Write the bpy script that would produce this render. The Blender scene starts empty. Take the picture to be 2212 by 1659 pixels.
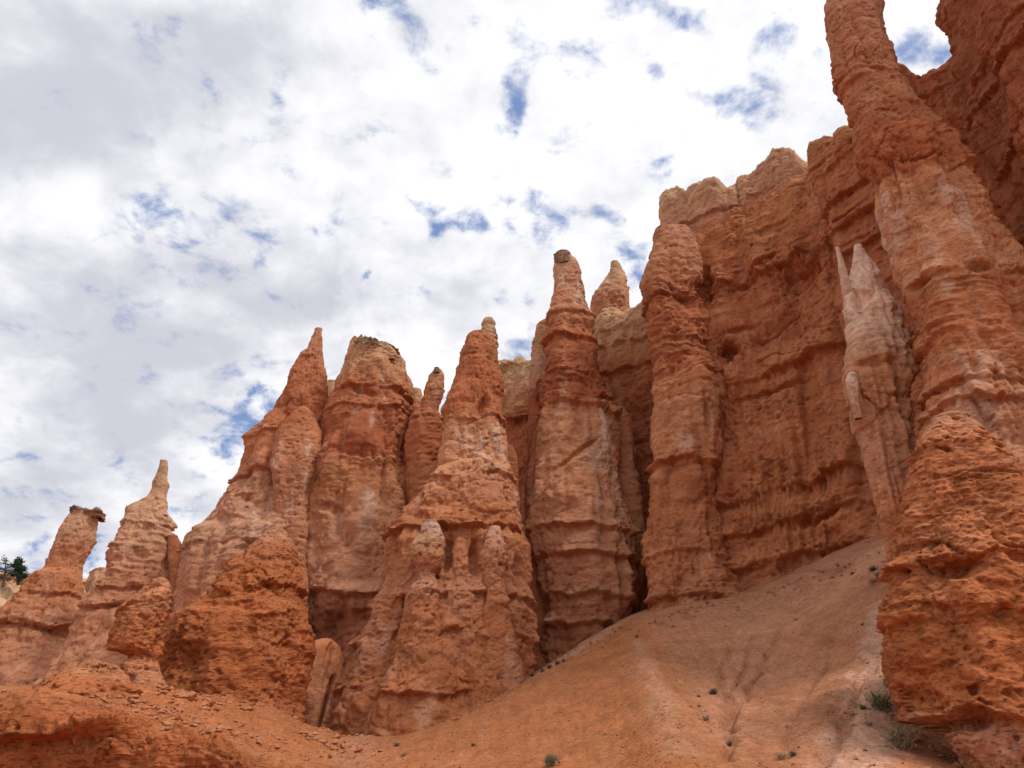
import bpy, math, random
import numpy as np
from mathutils import Vector, Matrix

# ------------------------------------------------------------------ camera, sky, sun, exposure
PITCH = math.radians(28.0)
FPX = 1790.0                      # focal length in pixels of a 2212 x 1659 picture
CAM_Z = 1.6
sc = bpy.context.scene
col = sc.collection
cam_data = bpy.data.cameras.new("camera")
cam_data.sensor_width = 36.0
cam_data.lens = 36.0 * FPX / 2212.0
cam_data.clip_end = 6000.0
cam = bpy.data.objects.new("camera", cam_data)
cam.location = (0, 0, CAM_Z)
cam.rotation_euler = (math.pi / 2 + PITCH, 0, 0)
col.objects.link(cam)
sc.camera = cam

SUN_EL, SUN_AZ = math.radians(54.0), math.radians(116.0)   # azimuth clockwise from +Y (view direction)
sd = Vector((math.sin(SUN_AZ) * math.cos(SUN_EL), math.cos(SUN_AZ) * math.cos(SUN_EL), math.sin(SUN_EL)))
sun_data = bpy.data.lights.new("sun", 'SUN')
sun_data.energy = 2.3
sun_data.angle = math.radians(14.0)
sun_data.color = (1.0, 0.95, 0.88)
sun = bpy.data.objects.new("sun", sun_data)
sun.rotation_euler = sd.to_track_quat('Z', 'Y').to_euler()
sun.location = (0, 0, 150)
col.objects.link(sun)

sc.view_settings.view_transform = 'Standard'
sc.view_settings.look = 'None'
sc.view_settings.gamma = 1.0
sc.view_settings.exposure = 0.10
sc.cycles.max_bounces = 4
sc.cycles.diffuse_bounces = 3

CP, SP = math.cos(PITCH), math.sin(PITCH)
def ray(x, y):
    """Direction per metre of ground distance (Y) of a point of the photograph (2212 px wide)."""
    dx, du = x - 1106.0, 829.5 - y
    Y = FPX * CP - du * SP
    return dx / Y, 1.0, (FPX * SP + du * CP) / Y

def pt(x, y, D, lean=0.0, zb=0.0):
    kx, _, kz = ray(x, y)
    Y = (D + lean * (CAM_Z - zb)) / (1.0 - lean * kz)
    return np.array((kx * Y, Y, kz * Y + CAM_Z))

def build_world():
    w = bpy.data.worlds.new("World")
    sc.world = w
    w.use_nodes = True
    nt = w.node_tree
    nt.nodes.clear()
    N, L = nt.nodes.new, nt.links.new
    out = N('ShaderNodeOutputWorld')
    bg = N('ShaderNodeBackground')
    L(bg.outputs[0], out.inputs[0])
    bg.inputs[1].default_value = 0.10
    sky = N('ShaderNodeTexSky')
    sky.sky_type = 'NISHITA'
    sky.sun_disc = False
    sky.sun_elevation = SUN_EL
    sky.sun_rotation = SUN_AZ
    sky.altitude = 2400
    tc = N('ShaderNodeTexCoord')
    gen = tc.outputs['Generated']
    def math_(op, a, b=None, c=None, clamp=False):
        n = N('ShaderNodeMath'); n.operation = op; n.use_clamp = clamp
        for i, v in enumerate((a, b, c)):
            if v is None: continue
            if isinstance(v, (int, float)): n.inputs[i].default_value = v
            else: L(v, n.inputs[i])
        return n.outputs[0]
    def ramp(v, a, b, lo=0.0, hi=1.0):
        n = N('ShaderNodeMapRange'); n.interpolation_type = 'SMOOTHSTEP'
        L(v, n.inputs[0])
        for i, q in enumerate((a, b, lo, hi)): n.inputs[1 + i].default_value = q
        return n.outputs[0]
    # cloud deck: the direction dropped on a level sheet, stretched a little towards the horizon
    sep = N('ShaderNodeSeparateXYZ'); L(gen, sep.inputs[0])
    den = math_('ADD', math_('MAXIMUM', sep.outputs[2], 0.0), 0.35)
    cx = math_('DIVIDE', sep.outputs[0], den); cy = math_('DIVIDE', sep.outputs[1], den)
    com = N('ShaderNodeCombineXYZ'); L(cx, com.inputs[0]); L(cy, com.inputs[1])
    def noise(vec, scale, detail, rough=0.55, dist=0.0):
        n = N('ShaderNodeTexNoise'); n.inputs['Scale'].default_value = scale
        n.inputs['Detail'].default_value = detail; n.inputs['Roughness'].default_value = rough
        n.inputs['Distortion'].default_value = dist
        L(vec, n.inputs['Vector']); return n
    # directions as a sheet at right angles to one fixed direction of the sky, for placing single clouds and gaps
    dc = Vector(ray(1106, 829.5)).normalized()
    e1 = Vector((1, 0, 0)); e2 = e1.cross(dc).normalized()
    def dot(vec, axis):
        n = N('ShaderNodeVectorMath'); n.operation = 'DOT_PRODUCT'; L(vec, n.inputs[0]); n.inputs[1].default_value = axis
        return n.outputs['Value']
    dz = math_('MAXIMUM', dot(gen, dc), 0.15)
    flat = N('ShaderNodeCombineXYZ')
    L(math_('DIVIDE', dot(gen, e1), dz), flat.inputs[0]); L(math_('DIVIDE', dot(gen, e2), dz), flat.inputs[1])
    def wobbled(scale, detail, amt):
        w_ = noise(com.outputs[0], scale, detail, 0.6)
        n = N('ShaderNodeVectorMath'); n.operation = 'MULTIPLY_ADD'
        L(w_.outputs['Color'], n.inputs[0]); n.inputs[1].default_value = (amt, amt, 0); n.inputs[2].default_value = (-amt / 2, -amt / 2, 0)
        q = N('ShaderNodeVectorMath'); q.operation = 'ADD'; L(flat.outputs[0], q.inputs[0]); L(n.outputs[0], q.inputs[1])
        return q.outputs[0]
    def blobs(items, vec, spread=1.0):
        """Sum of soft patches at sky directions, each given by picture column, row, two radii and a weight."""
        tot = None
        for (x, y, rx, ry, wgt) in items:
            d = Vector(ray(x, y)); d /= d.dot(dc); u, v = d.dot(e1), d.dot(e2)
            rx, ry = rx * spread / FPX, ry * spread / FPX
            n = N('ShaderNodeVectorMath'); n.operation = 'MULTIPLY_ADD'
            L(vec, n.inputs[0]); n.inputs[1].default_value = (1 / rx, 1 / ry, 0); n.inputs[2].default_value = (-u / rx, -v / ry, 0)
            q = N('ShaderNodeVectorMath'); q.operation = 'DOT_PRODUCT'; L(n.outputs[0], q.inputs[0]); L(n.outputs[0], q.inputs[1])
            g = math_('POWER', 0.3679, q.outputs['Value'])
            tot = math_('MULTIPLY', g, wgt) if tot is None else math_('MULTIPLY_ADD', g, wgt, tot)
        return tot
    GAPS = [(598, 235, 30, 48, 1.0), (562, 140, 26, 26, .55), (868, 40, 42, 34, 1.0), (812, 8, 50, 20, .6),
            (1122, 195, 26, 62, 1.0), (1108, 258, 22, 24, .9), (1255, 120, 70, 34, .62), (1345, 20, 36, 24, .6), (1428, 30, 52, 36, .7),
            (1418, 150, 26, 20, .7), (1548, 195, 52, 26, .75), (1690, 105, 34, 50, .7), (1655, 270, 18, 60, .55), (1425, 345, 32, 16, .8),
            (1070, 440, 34, 18, .72), (1165, 455, 44, 24, .82), (1205, 500, 34, 20, .7), (1085, 494, 30, 15, .72), (1000, 478, 26, 14, .66), (1180, 420, 20, 12, .6), (1240, 460, 20, 14, .6),
            (935, 497, 22, 18, .85), (885, 462, 44, 18, .7), (835, 502, 22, 16, .7), (370, 470, 90, 26, .85), (400, 508, 46, 20, .8), (275, 525, 50, 26, .6),
            (688, 494, 20, 14, .9), (543, 568, 20, 16, .9), (590, 520, 40, 26, .6), (800, 602, 12, 10, .9), (300, 660, 70, 26, .45),
            (565, 880, 62, 46, 1.05), (545, 920, 50, 30, .9), (490, 968, 50, 22, .8), (560, 778, 22, 18, .7), (560, 830, 12, 10, .7),
            (60, 1065, 80, 46, .52), (190, 1225, 40, 50, .7), (70, 1215, 50, 44, .55), (420, 1140, 60, 40, .35), (250, 1180, 50, 50, .42),
            (1130, 748, 50, 22, .8), (962, 860, 24, 40, .7), (1382, 585, 26, 46, .95), (1345, 470, 60, 40, .45),
            (1255, 130, 60, 22, .3), (1640, 200, 30, 50, .55), (1720, 60, 26, 40, .6), (1500, 60, 40, 20, .5), (1300, 470, 40, 16, .5), (720, 640, 60, 16, .4), (1990, 130, 50, 26, .75), (1960, 90, 34, 20, .5), (358, 60, 40, 20, .35), (1330, 205, 30, 18, .5)]
    gap = blobs(GAPS, wobbled(11.0, 6.0, 0.09), 1.3)
    fine = noise(com.outputs[0], 17.0, 9.0, 0.60, 0.25)
    coarse = noise(com.outputs[0], 4.5, 4.0, 0.5)
    gsum = math_('ADD', math_('MULTIPLY', math_('MINIMUM', gap, 1.15), 1.2), math_('MULTIPLY_ADD', fine.outputs[0], 5.2, -2.6))
    gsum = math_('ADD', gsum, math_('MULTIPLY_ADD', coarse.outputs[0], 0.9, -0.45))
    gmask = ramp(gsum, 0.35, 1.75)
    # cloud brightness: broad grey undersides and bright tops
    GREY = [(0, 250, 330, 170, .9), (60, 560, 420, 110, .55), (250, 720, 330, 90, .8), (130, 900, 420, 90, .7), (330, 170, 340, 120, .7), (560, 60, 260, 110, .45),
            (640, 640, 260, 70, .35), (760, 650, 200, 50, .35), (90, 1010, 260, 60, .6), (350, 780, 180, 60, .5), (90, 40, 300, 90, .5), (660, 330, 130, 120, .3),
            (1250, 330, 200, 60, .1), (820, 560, 300, 60, .25), (60, 1150, 260, 110, .6), (430, 1060, 160, 70, .4)]
    grey = blobs(GREY, wobbled(3.0, 3.0, 0.10))
    gtex = noise(com.outputs[0], 3.2, 6.0, 0.55, 0.4)
    gsh = math_('ADD', grey, math_('MULTIPLY_ADD', gtex.outputs[0], 1.5, -0.72))
    mott = noise(com.outputs[0], 7.5, 7.0, 0.58, 0.2)
    gsh = math_('ADD', gsh, math_('MULTIPLY_ADD', mott.outputs[0], 2.6, -1.25))
    gsh = math_('ADD', gsh, math_('MULTIPLY_ADD', fine.outputs[0], 0.6, -0.3))
    gf = ramp(gsh, -0.15, 1.15)
    cmix = N('ShaderNodeMix'); cmix.data_type = 'RGBA'; L(gf, cmix.inputs[0])
    cmix.inputs[6].default_value = (9.7, 9.7, 9.95, 1)
    cmix.inputs[7].default_value = (5.9, 6.0, 6.7, 1)
    mix = N('ShaderNodeMix'); mix.data_type = 'RGBA'; L(gmask, mix.inputs[0])
    hz = N('ShaderNodeMix'); hz.data_type = 'RGBA'; hz.inputs[0].default_value = 0.8
    L(sky.outputs[0], hz.inputs[6]); hz.inputs[7].default_value = (2.2, 3.3, 6.2, 1)
    L(cmix.outputs[2], mix.inputs[6]); L(hz.outputs[2], mix.inputs[7])
    L(mix.outputs[2], bg.inputs[0])
build_world()

# ------------------------------------------------------------------ noise
rs = np.random.RandomState(7)
_perm = np.concatenate([rs.permutation(256)] * 2).astype(np.int32)
_g = rs.normal(size=(256, 3)).astype(np.float32)
_g /= np.linalg.norm(_g, axis=1, keepdims=True)
_rv = rs.rand(256, 4).astype(np.float32)

def perlin(P, seed=0):
    P = np.asarray(P, np.float32) + np.float32(seed * 17.31 + 311.7)
    i = np.floor(P).astype(np.int32)
    f = P - i
    u = f * f * f * (f * (f * 6 - 15) + 10)
    i &= 255
    x0, y0, z0 = i[:, 0], i[:, 1], i[:, 2]
    res = np.zeros(len(P), np.float32)
    for a in (0, 1):
        wa = u[:, 0] if a else 1 - u[:, 0]
        pa = _perm[(x0 + a) & 255]
        for b in (0, 1):
            wb = wa * (u[:, 1] if b else 1 - u[:, 1])
            pb = _perm[(pa + y0 + b) & 255]
            for c in (0, 1):
                w = wb * (u[:, 2] if c else 1 - u[:, 2])
                g = _g[_perm[(pb + z0 + c) & 255]]
                res += w * (g[:, 0] * (f[:, 0] - a) + g[:, 1] * (f[:, 1] - b) + g[:, 2] * (f[:, 2] - c))
    return res * 1.5

def fbm(P, octv=4, gain=0.5, seed=0, billow=False):
    a, s, tot = 1.0, np.zeros(len(P), np.float32), 0.0
    Q = np.asarray(P, np.float32)
    for o in range(octv):
        n = perlin(Q, seed + o)
        s += a * ((np.abs(n) * 2 - 0.55) if billow else n)
        tot += a; a *= gain; Q = Q * np.float32(2.03)
    return s / tot

def cells(P, seed=0):
    """Random value per cell, and distance to the cell border."""
    P = np.asarray(P, np.float32) + np.float32(seed * 9.7 + 77.0)
    i = np.floor(P).astype(np.int32); f = P - i
    n = len(P)
    d1 = np.full(n, 9.0, np.float32); d2 = d1.copy(); v = np.zeros(n, np.float32)
    for a in (-1, 0, 1):
        for b in (-1, 0, 1):
            for c in (-1, 0, 1):
                h = _perm[(_perm[(_perm[(i[:, 0] + a) & 255] + i[:, 1] + b) & 255] + i[:, 2] + c) & 255]
                r = _rv[h]
                d = (a + r[:, 0] - f[:, 0]) ** 2 + (b + r[:, 1] - f[:, 1]) ** 2 + (c + r[:, 2] - f[:, 2]) ** 2
                m = d < d1
                d2 = np.where(m, d1, np.minimum(d2, d))
                v = np.where(m, r[:, 3], v); d1 = np.where(m, d, d1)
    return v, np.sqrt(d2) - np.sqrt(d1)

def sstep(x, a, b):
    t = np.clip((x - a) / (b - a), 0, 1)
    return t * t * (3 - 2 * t)

# beds of the rock: hard layers stand out with a sharp lower lip, soft ones are cut back
def bed_table(tmin, tmax, seed):
    r = np.random.RandomState(seed)
    z = np.arange(-20, 140, 0.02, dtype=np.float32); o = np.zeros_like(z)
    zz = -20.0
    while zz < 140:
        t = tmin * (tmax / tmin) ** r.rand(); h = r.uniform(-.7, 1.0)
        m = (z >= zz) & (z < zz + t); u = (z[m] - zz) / t
        o[m] = h * (np.minimum(u / .12, 1) ** .6) * (1 - u) ** .6 if h > 0 else h * np.sin(np.pi * u) ** .6
        zz += t
    k = np.ones(5) / 5
    return z, np.convolve(o, k, 'same').astype(np.float32)
BED1, BED2, BED3 = bed_table(1.6, 5.0, 3), bed_table(.5, 1.5, 4), bed_table(.18, .5, 5)
def bed(tab, z): return np.interp(z, tab[0], tab[1]).astype(np.float32)

STYLE = dict(bulge=1.1, mid=.6, bed1=.26, bed2=.14, bed3=.07, flute=.48, fine=.19, pits=.34, chunk=.06, crack=.22, rib=1.0, block=.30, layer=.16)
def style(**k):
    s = dict(STYLE); s.update(k); return s

def dent_disp(P, dents, yc):
    """Hollows, slots and cracks of their own: (centre, half width, half height, depth, tilt)."""
    d = np.zeros(len(P), np.float32)
    if not dents: return d
    P = P.astype(np.float32)
    w1 = perlin(P * np.float32(.5), 97); w2 = perlin(P * np.float32(1.7), 98)
    for (c, rx, rz, a, ang) in dents:
        x, z = P[:, 0] - c[0], P[:, 2] - c[2]
        ca, sa = math.cos(ang), math.sin(ang)
        u, v = (x * ca + z * sa) / rx, (-x * sa + z * ca) / rz
        r = np.sqrt(u * u + v * v) + .35 * w1 + .22 * w2
        d += a * (1 - sstep(r, .25, 1.15)) * (P[:, 1] < yc + 0 * x)
    return d

def rock_disp(P, R, st, ledges=(), seed=0, amp=1.0):
    P = P.astype(np.float32)
    A = lambda *v: np.array(v, np.float32)
    z = P[:, 2]
    zw = z + .8 * perlin(P * np.float32(.09), 1) + .4 * perlin(P * np.float32(.33), 2) + .12 * perlin(P * np.float32(1.4), 3)
    d = st['bulge'] * .75 * fbm(P * A(1, 1, .6) * np.float32(.13), 2, .5, 10 + seed, True)
    d += st['mid'] * fbm(P * A(1, 1, .7) * np.float32(.40), 3, .55, 20 + seed, True) * .9
    d += st['rib'] * fbm(P * A(.21, .21, .035), 2, .5, 25 + seed, True)
    m1 = sstep(perlin(P * A(.16, .16, .10), 31 + seed), -.25, .35)
    m2 = sstep(perlin(P * A(.24, .24, .10), 32 + seed), -.1, .35)
    d += st['bed1'] * bed(BED1, zw) * m1 + st['bed2'] * bed(BED2, zw) * m2
    m3 = sstep(perlin(P * A(.05, .05, .16), 33), .0, .35)
    rag = np.clip(.45 + 1.3 * perlin(P * A(.5, .5, .9), 34), 0, 1.4)
    d3 = st['bed3'] * bed(BED3, zw) * m3 * 2.0 * rag
    fl = perlin(P * A(.75, .75, .07), 41 + seed)
    fl2 = perlin(P * A(1.9, 1.9, .16), 42 + seed)
    mf = sstep(perlin(P * A(.08, .08, .12), 43 + seed), -.25, .35)
    d += st['flute'] * mf * (np.abs(fl) - .28) * 1.1
    crumb = np.ones(len(P), np.float32)
    for (z0, a, h) in ledges:
        zl = z0 + .8 * perlin(P * A(.22, .22, 0), 91) * min(1, abs(h)) + .3 * perlin(P * A(.8, .8, 0), 92) + .12 * perlin(P * A(2.3, 2.3, 0), 94)
        t = z - zl
        if h < 0:
            d += a * np.exp(-(t / h) ** 2) * np.clip(.8 + .8 * perlin(P * A(.3, .3, .3), 96), .2, 1.5); continue
        rg = np.clip(.85 + 1.1 * perlin(P * A(.22, .22, .1), 95 + seed) + .6 * perlin(P * A(.9, .9, .3), 93), .1, 1.7)
        lip = np.where(t >= 0, np.exp(-np.maximum(t, 0) / h) * np.clip(t / .15, 0, 1), -.45 * np.exp(np.minimum(t, 0) / (h * .8)) * np.clip(-t / .12, 0, 1))
        d += .72 * a * lip * rg
        crumb += 1.1 * np.exp(-((t - .15 * h) / (.35 * h + .15)) ** 2) * min(1, abs(a)) * np.clip(rg, 0, 1)
    if st['crack'] > 0:
        c1 = np.abs(perlin(P * A(.17, .17, .34), 81 + seed))
        cm = sstep(perlin(P * np.float32(.12), 82 + seed), .12, .35)
        d -= st['crack'] * np.exp(-(c1 / .022) ** 2) * cm
    # small relief, kept on thin bodies too
    f = d3 + st['flute'] * mf * (np.abs(fl2) - .28) * .7
    ml = sstep(perlin(P * A(.06, .06, .14), 66 + seed) + .4 * perlin(P * A(.3, .3, .5), 67), -.1, .3)
    f += st['layer'] * ml * fbm(P * A(.40, .40, 3.0), 3, .6, 68)
    mb = sstep(perlin(P * A(.10, .10, .10), 75 + seed), -.1, .25)
    vb, eb = cells(P * A(.55, .55, .62) + .25 * np.stack([perlin(P * np.float32(.8), 76), perlin(P * np.float32(.8), 77), perlin(P * np.float32(.8), 78)], -1), 5 + seed)
    f += st['block'] * mb * ((vb - .5) * 1.2 * sstep(eb, 0, .10) - .35 * np.exp(-(eb / .05) ** 2))
    f += st['fine'] * fbm(P * A(1.3, 1.3, 1.45), 4, .62, 50 + seed)
    f *= .45 + .85 * sstep(perlin(P * A(.14, .14, .11), 64 + seed) + .3 * perlin(P * A(.6, .6, .4), 65), -.3, .35)
    pm = sstep(perlin(P * np.float32(.22), 62), -.3, .3)
    pit = perlin(P * A(1.7, 1.7, 2.6), 61); pit2 = perlin(P * A(3.4, 3.4, 4.6), 63)
    f -= st['pits'] * (np.clip(pit - .32, 0, 1) * 1.5 + np.clip(pit2 - .3, 0, 1) * .8) * (.35 + pm)
    if st['chunk'] > 0:
        v, e = cells(P * A(3.0, 3.0, 4.6) + .35 * np.stack([perlin(P * np.float32(2.0), 72), perlin(P * np.float32(2.0), 73), perlin(P * np.float32(2.0), 74)], -1), seed)
        cm = sstep(perlin(P * np.float32(.45), 71 + seed), -.3, .35)
        f += st['chunk'] * (v - .5) * 1.5 * (.25 + cm) * sstep(e, 0, .12)
    return (d * np.clip((R / 3.2) ** 1.1, .03, 1.0) + f * crumb * np.clip(R / 1.6, .32, 1.0)) * amp

# ------------------------------------------------------------------ materials
def rock_material(name, bump=.5, chunk=0.0, rough=.95, tint=1.0, grain=1.0):
    m = bpy.data.materials.new(name); m.use_nodes = True
    nt = m.node_tree; N, L = nt.nodes.new, nt.links.new
    bsdf = nt.nodes['Principled BSDF']
    bsdf.inputs['Roughness'].default_value = rough
    bsdf.inputs['Specular IOR Level'].default_value = .12
    at = N('ShaderNodeAttribute'); at.attribute_name = 'Col'
    geo = N('ShaderNodeNewGeometry')
    mp = N('ShaderNodeMapping'); L(geo.outputs['Position'], mp.inputs[0]); mp.inputs['Scale'].default_value = (1, 1, 2.4)
    def noise(scale, detail, rough=.6):
        n = N('ShaderNodeTexNoise'); L(mp.outputs[0], n.inputs['Vector'])
        n.inputs['Scale'].default_value = scale; n.inputs['Detail'].default_value = detail; n.inputs['Roughness'].default_value = rough
        return n.outputs[0]
    def mr(v, a, b, lo, hi):
        n = N('ShaderNodeMapRange'); L(v, n.inputs[0])
        for i, q in enumerate((a, b, lo, hi)): n.inputs[1 + i].default_value = q
        return n.outputs[0]
    def mul(a, b):
        n = N('ShaderNodeMath'); n.operation = 'MULTIPLY'; L(a, n.inputs[0]); L(b, n.inputs[1]); return n.outputs[0]
    n1, n2, n3 = noise(.45, 6), noise(2.6, 6, .7), noise(9.0, 3, .6)
    val = mul(mul(mr(n1, .3, .7, .84, 1.14), mr(n2, .3, .7, .80, 1.18)), mr(n3, .3, .7, .88, 1.10))
    sc_ = N('ShaderNodeVectorMath'); sc_.operation = 'SCALE'; L(at.outputs['Color'], sc_.inputs[0]); L(val, sc_.inputs['Scale'])
    L(sc_.outputs[0], bsdf.inputs['Base Color'])
    b1 = N('ShaderNodeBump'); L(mr(noise(.30, 2), .38, .62, bump * .35, bump), b1.inputs['Strength']); b1.inputs['Distance'].default_value = .28 * grain
    L(noise(1.9 / grain, 9, .68), b1.inputs['Height'])
    pits = N('ShaderNodeMapRange'); L(noise(3.6 / grain, 3, .5), pits.inputs[0])
    for i, q in enumerate((.56, .72, 0.0, -1.0)): pits.inputs[1 + i].default_value = q
    b0 = N('ShaderNodeBump'); b0.inputs['Strength'].default_value = bump; b0.inputs['Distance'].default_value = .22 * grain
    L(pits.outputs[0], b0.inputs['Height']); L(b0.outputs[0], b1.inputs['Normal'])
    v = N('ShaderNodeTexVoronoi'); v.feature = 'F1'; L(mp.outputs[0], v.inputs['Vector']); v.inputs['Scale'].default_value = 2.3 / grain
    b2 = N('ShaderNodeBump'); b2.inputs['Strength'].default_value = .25 + chunk; b2.inputs['Distance'].default_value = .16 * grain
    L(v.outputs['Distance'], b2.inputs['Height']); L(b1.outputs[0], b2.inputs['Normal'])
    L(b2.outputs[0], bsdf.inputs['Normal'])
    return m
M_ROCK = rock_material('weathered_sandstone', .6, -.12)
M_MOUND = rock_material('crumbly_clay_rock', .75, .15)
M_GROUND = rock_material('sandy_scree', .6, .1, grain=.5)

def plain_material(name, rgb, var=.3, scale=3.0, rough=.9):
    m = bpy.data.materials.new(name); m.use_nodes = True
    nt = m.node_tree; N, L = nt.nodes.new, nt.links.new
    bsdf = nt.nodes['Principled BSDF']; bsdf.inputs['Roughness'].default_value = rough; bsdf.inputs['Specular IOR Level'].default_value = .15
    geo = N('ShaderNodeNewGeometry'); n = N('ShaderNodeTexNoise'); n.inputs['Scale'].default_value = scale; n.inputs['Detail'].default_value = 4
    L(geo.outputs['Position'], n.inputs['Vector'])
    mx = N('ShaderNodeMix'); mx.data_type = 'RGBA'; L(n.outputs[0], mx.inputs[0])
    mx.inputs[6].default_value = tuple(c * (1 - var) for c in rgb) + (1,); mx.inputs[7].default_value = tuple(c * (1 + var) for c in rgb) + (1,)
    L(mx.outputs[2], bsdf.inputs['Base Color'])
    return m
M_NEEDLE = plain_material('pine_needles', (.035, .06, .028), .45, 1.2)
M_BARK = plain_material('pine_bark', (.10, .07, .05), .3, 4)
M_LEAF = plain_material('sage_leaves', (.15, .14, .075), .4, 6)
M_LEAF_DARK = plain_material('dark_shrub_leaves', (.055, .06, .032), .4, 6)
M_TWIG = plain_material('grey_twigs', (.22, .16, .11), .3, 6)

OR, RED, PINK = (.425, .160, .072), (.345, .110, .050), (.45, .225, .140)
CREAM, WHITE, DEEP = (.53, .33, .19), (.58, .40, .30), (.385, .122, .044)
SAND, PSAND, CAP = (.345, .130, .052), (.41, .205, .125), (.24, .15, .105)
BROWN = (.27, .095, .048)
PALE = (.54, .265, .145)
def mixc(a, b, t): return tuple(x * (1 - t) + y * t for x, y in zip(a, b))

# ------------------------------------------------------------------ meshes
def make_mesh(name, V, F, C=None, mat=None, smooth=True):
    V = np.asarray(V, np.float32); F = np.asarray(F, np.int32)
    me = bpy.data.meshes.new(name)
    k = F.shape[1]
    me.vertices.add(len(V)); me.vertices.foreach_set('co', V.ravel())
    me.loops.add(F.size); me.loops.foreach_set('vertex_index', F.ravel())
    me.polygons.add(len(F)); me.polygons.foreach_set('loop_start', np.arange(0, F.size, k, dtype=np.int32))
    me.polygons.foreach_set('use_smooth', np.full(len(F), smooth, bool))
    me.update(calc_edges=True)
    if C is not None:
        a = me.attributes.new('Col', 'FLOAT_COLOR', 'POINT')
        C4 = np.ones((len(V), 4), np.float32); C4[:, :3] = C
        a.data.foreach_set('color', C4.ravel())
    if mat: me.materials.append(mat)
    return me

def link(name, me, parent=None, loc=(0, 0, 0)):
    o = bpy.data.objects.new(name, me); col.objects.link(o)
    o.location = loc
    if parent is not None: o.parent = parent
    return o

def tag(o, label, cat, group=None, kind=None):
    if label: o['label'] = label
    if cat: o['category'] = cat
    if group: o['group'] = group
    if kind: o['kind'] = kind
    return o

def root(name, label, cat, loc, group=None):
    o = bpy.data.objects.new(name, None); o.empty_display_size = 1
    col.objects.link(o); o.location = loc
    return tag(o, label, cat, group, 'thing')

def grid_faces(nr, nc, closed):
    r = np.arange(nr - 1)[:, None]; c = np.arange(nc if closed else nc - 1)[None, :]
    c2 = (c + 1) % nc
    return np.stack([r * nc + c, r * nc + c2, (r + 1) * nc + c2, (r + 1) * nc + c], -1).reshape(-1, 4)

STEP = 1.35        # surface sample spacing in 1024-px picture pixels
def colour(P, zst, seed, streak=0.3, streak_col=WHITE, patch=()):
    """Mineral colour, plus shade painted into a few bands: bands by height with wavy limits, pale washed streaks, blotches."""
    P = P.astype(np.float32)
    zz = P[:, 2] + .8 * perlin(P * np.float32(.25), 5) + .35 * perlin(P * np.float32(.9), 6)
    zs = np.array([a for a, _ in zst]); cs = np.array([c for _, c in zst])
    o = np.argsort(zs); zs, cs = zs[o], cs[o]
    C = np.stack([np.interp(zz, zs, cs[:, k]) for k in range(3)], -1)
    # thin colour beds
    tb = bed(BED2, P[:, 2] * .8 + 3 + .4 * perlin(P * np.float32(.2), 7))
    C *= (1 + .10 * tb)[:, None]
    bl = fbm(P * np.float32(.35), 3, .5, 8)
    C *= (1 + .22 * bl)[:, None] ** np.array((.7, 1.1, 1.3))
    s = perlin(P * np.array((.9, .9, .10), np.float32), 9 + seed)
    s2 = perlin(P * np.array((.16, .16, .10), np.float32), 19 + seed)
    s3 = fbm(P * np.array((1.6, 1.6, .8), np.float32), 2, .6, 29)
    m = sstep(s + .6 * s3, .12, .6) * sstep(s2, .0, .4) * streak
    C = C * (1 - m)[:, None] + np.array(streak_col) * m[:, None]
    for (c, r, cc, wgt) in patch:
        d = np.linalg.norm((P - np.array(c)) / np.array(r), axis=1)
        m = wgt * sstep(1.15 - d + .7 * s3 + .5 * s, .0, .6)
        C = C * (1 - m)[:, None] + np.array(cc) * m[:, None]
    return np.clip(C, .01, .9)

def split_rows(name, parent, P, C, closed, mat, rows, origin):
    """One mesh per run of rows: rows = [(part name, first row, last row)]; P is (rows, columns, 3)."""
    nc = P.shape[1]; res = []
    for (nm, a, b) in rows:
        b = min(b, P.shape[0] - 1)
        if b - a < 1: continue
        V = P[a:b + 1].reshape(-1, 3) - origin
        res.append(link(nm, make_mesh(nm, V, grid_faces(b - a + 1, nc, closed), C[a:b + 1].reshape(-1, 3), mat), parent))
    return res

def rows_for(splits, z, default):
    """splits: [(lowest z of the part, name)] from the top down."""
    if not splits: return [(default, 0, len(z) - 1)]
    out, hi = [], len(z) - 1
    for (zs, nm) in splits:
        a = int(np.searchsorted(z, zs)) if zs is not None else 0
        out.append((nm, a, hi)); hi = a
    return out

def smooth1(a, n):
    if n < 2: return a
    k = np.hanning(n + 2)[1:-1]; k /= k.sum()
    return np.convolve(np.pad(a, n, mode='edge'), k, 'same')[n:-n]

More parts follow.
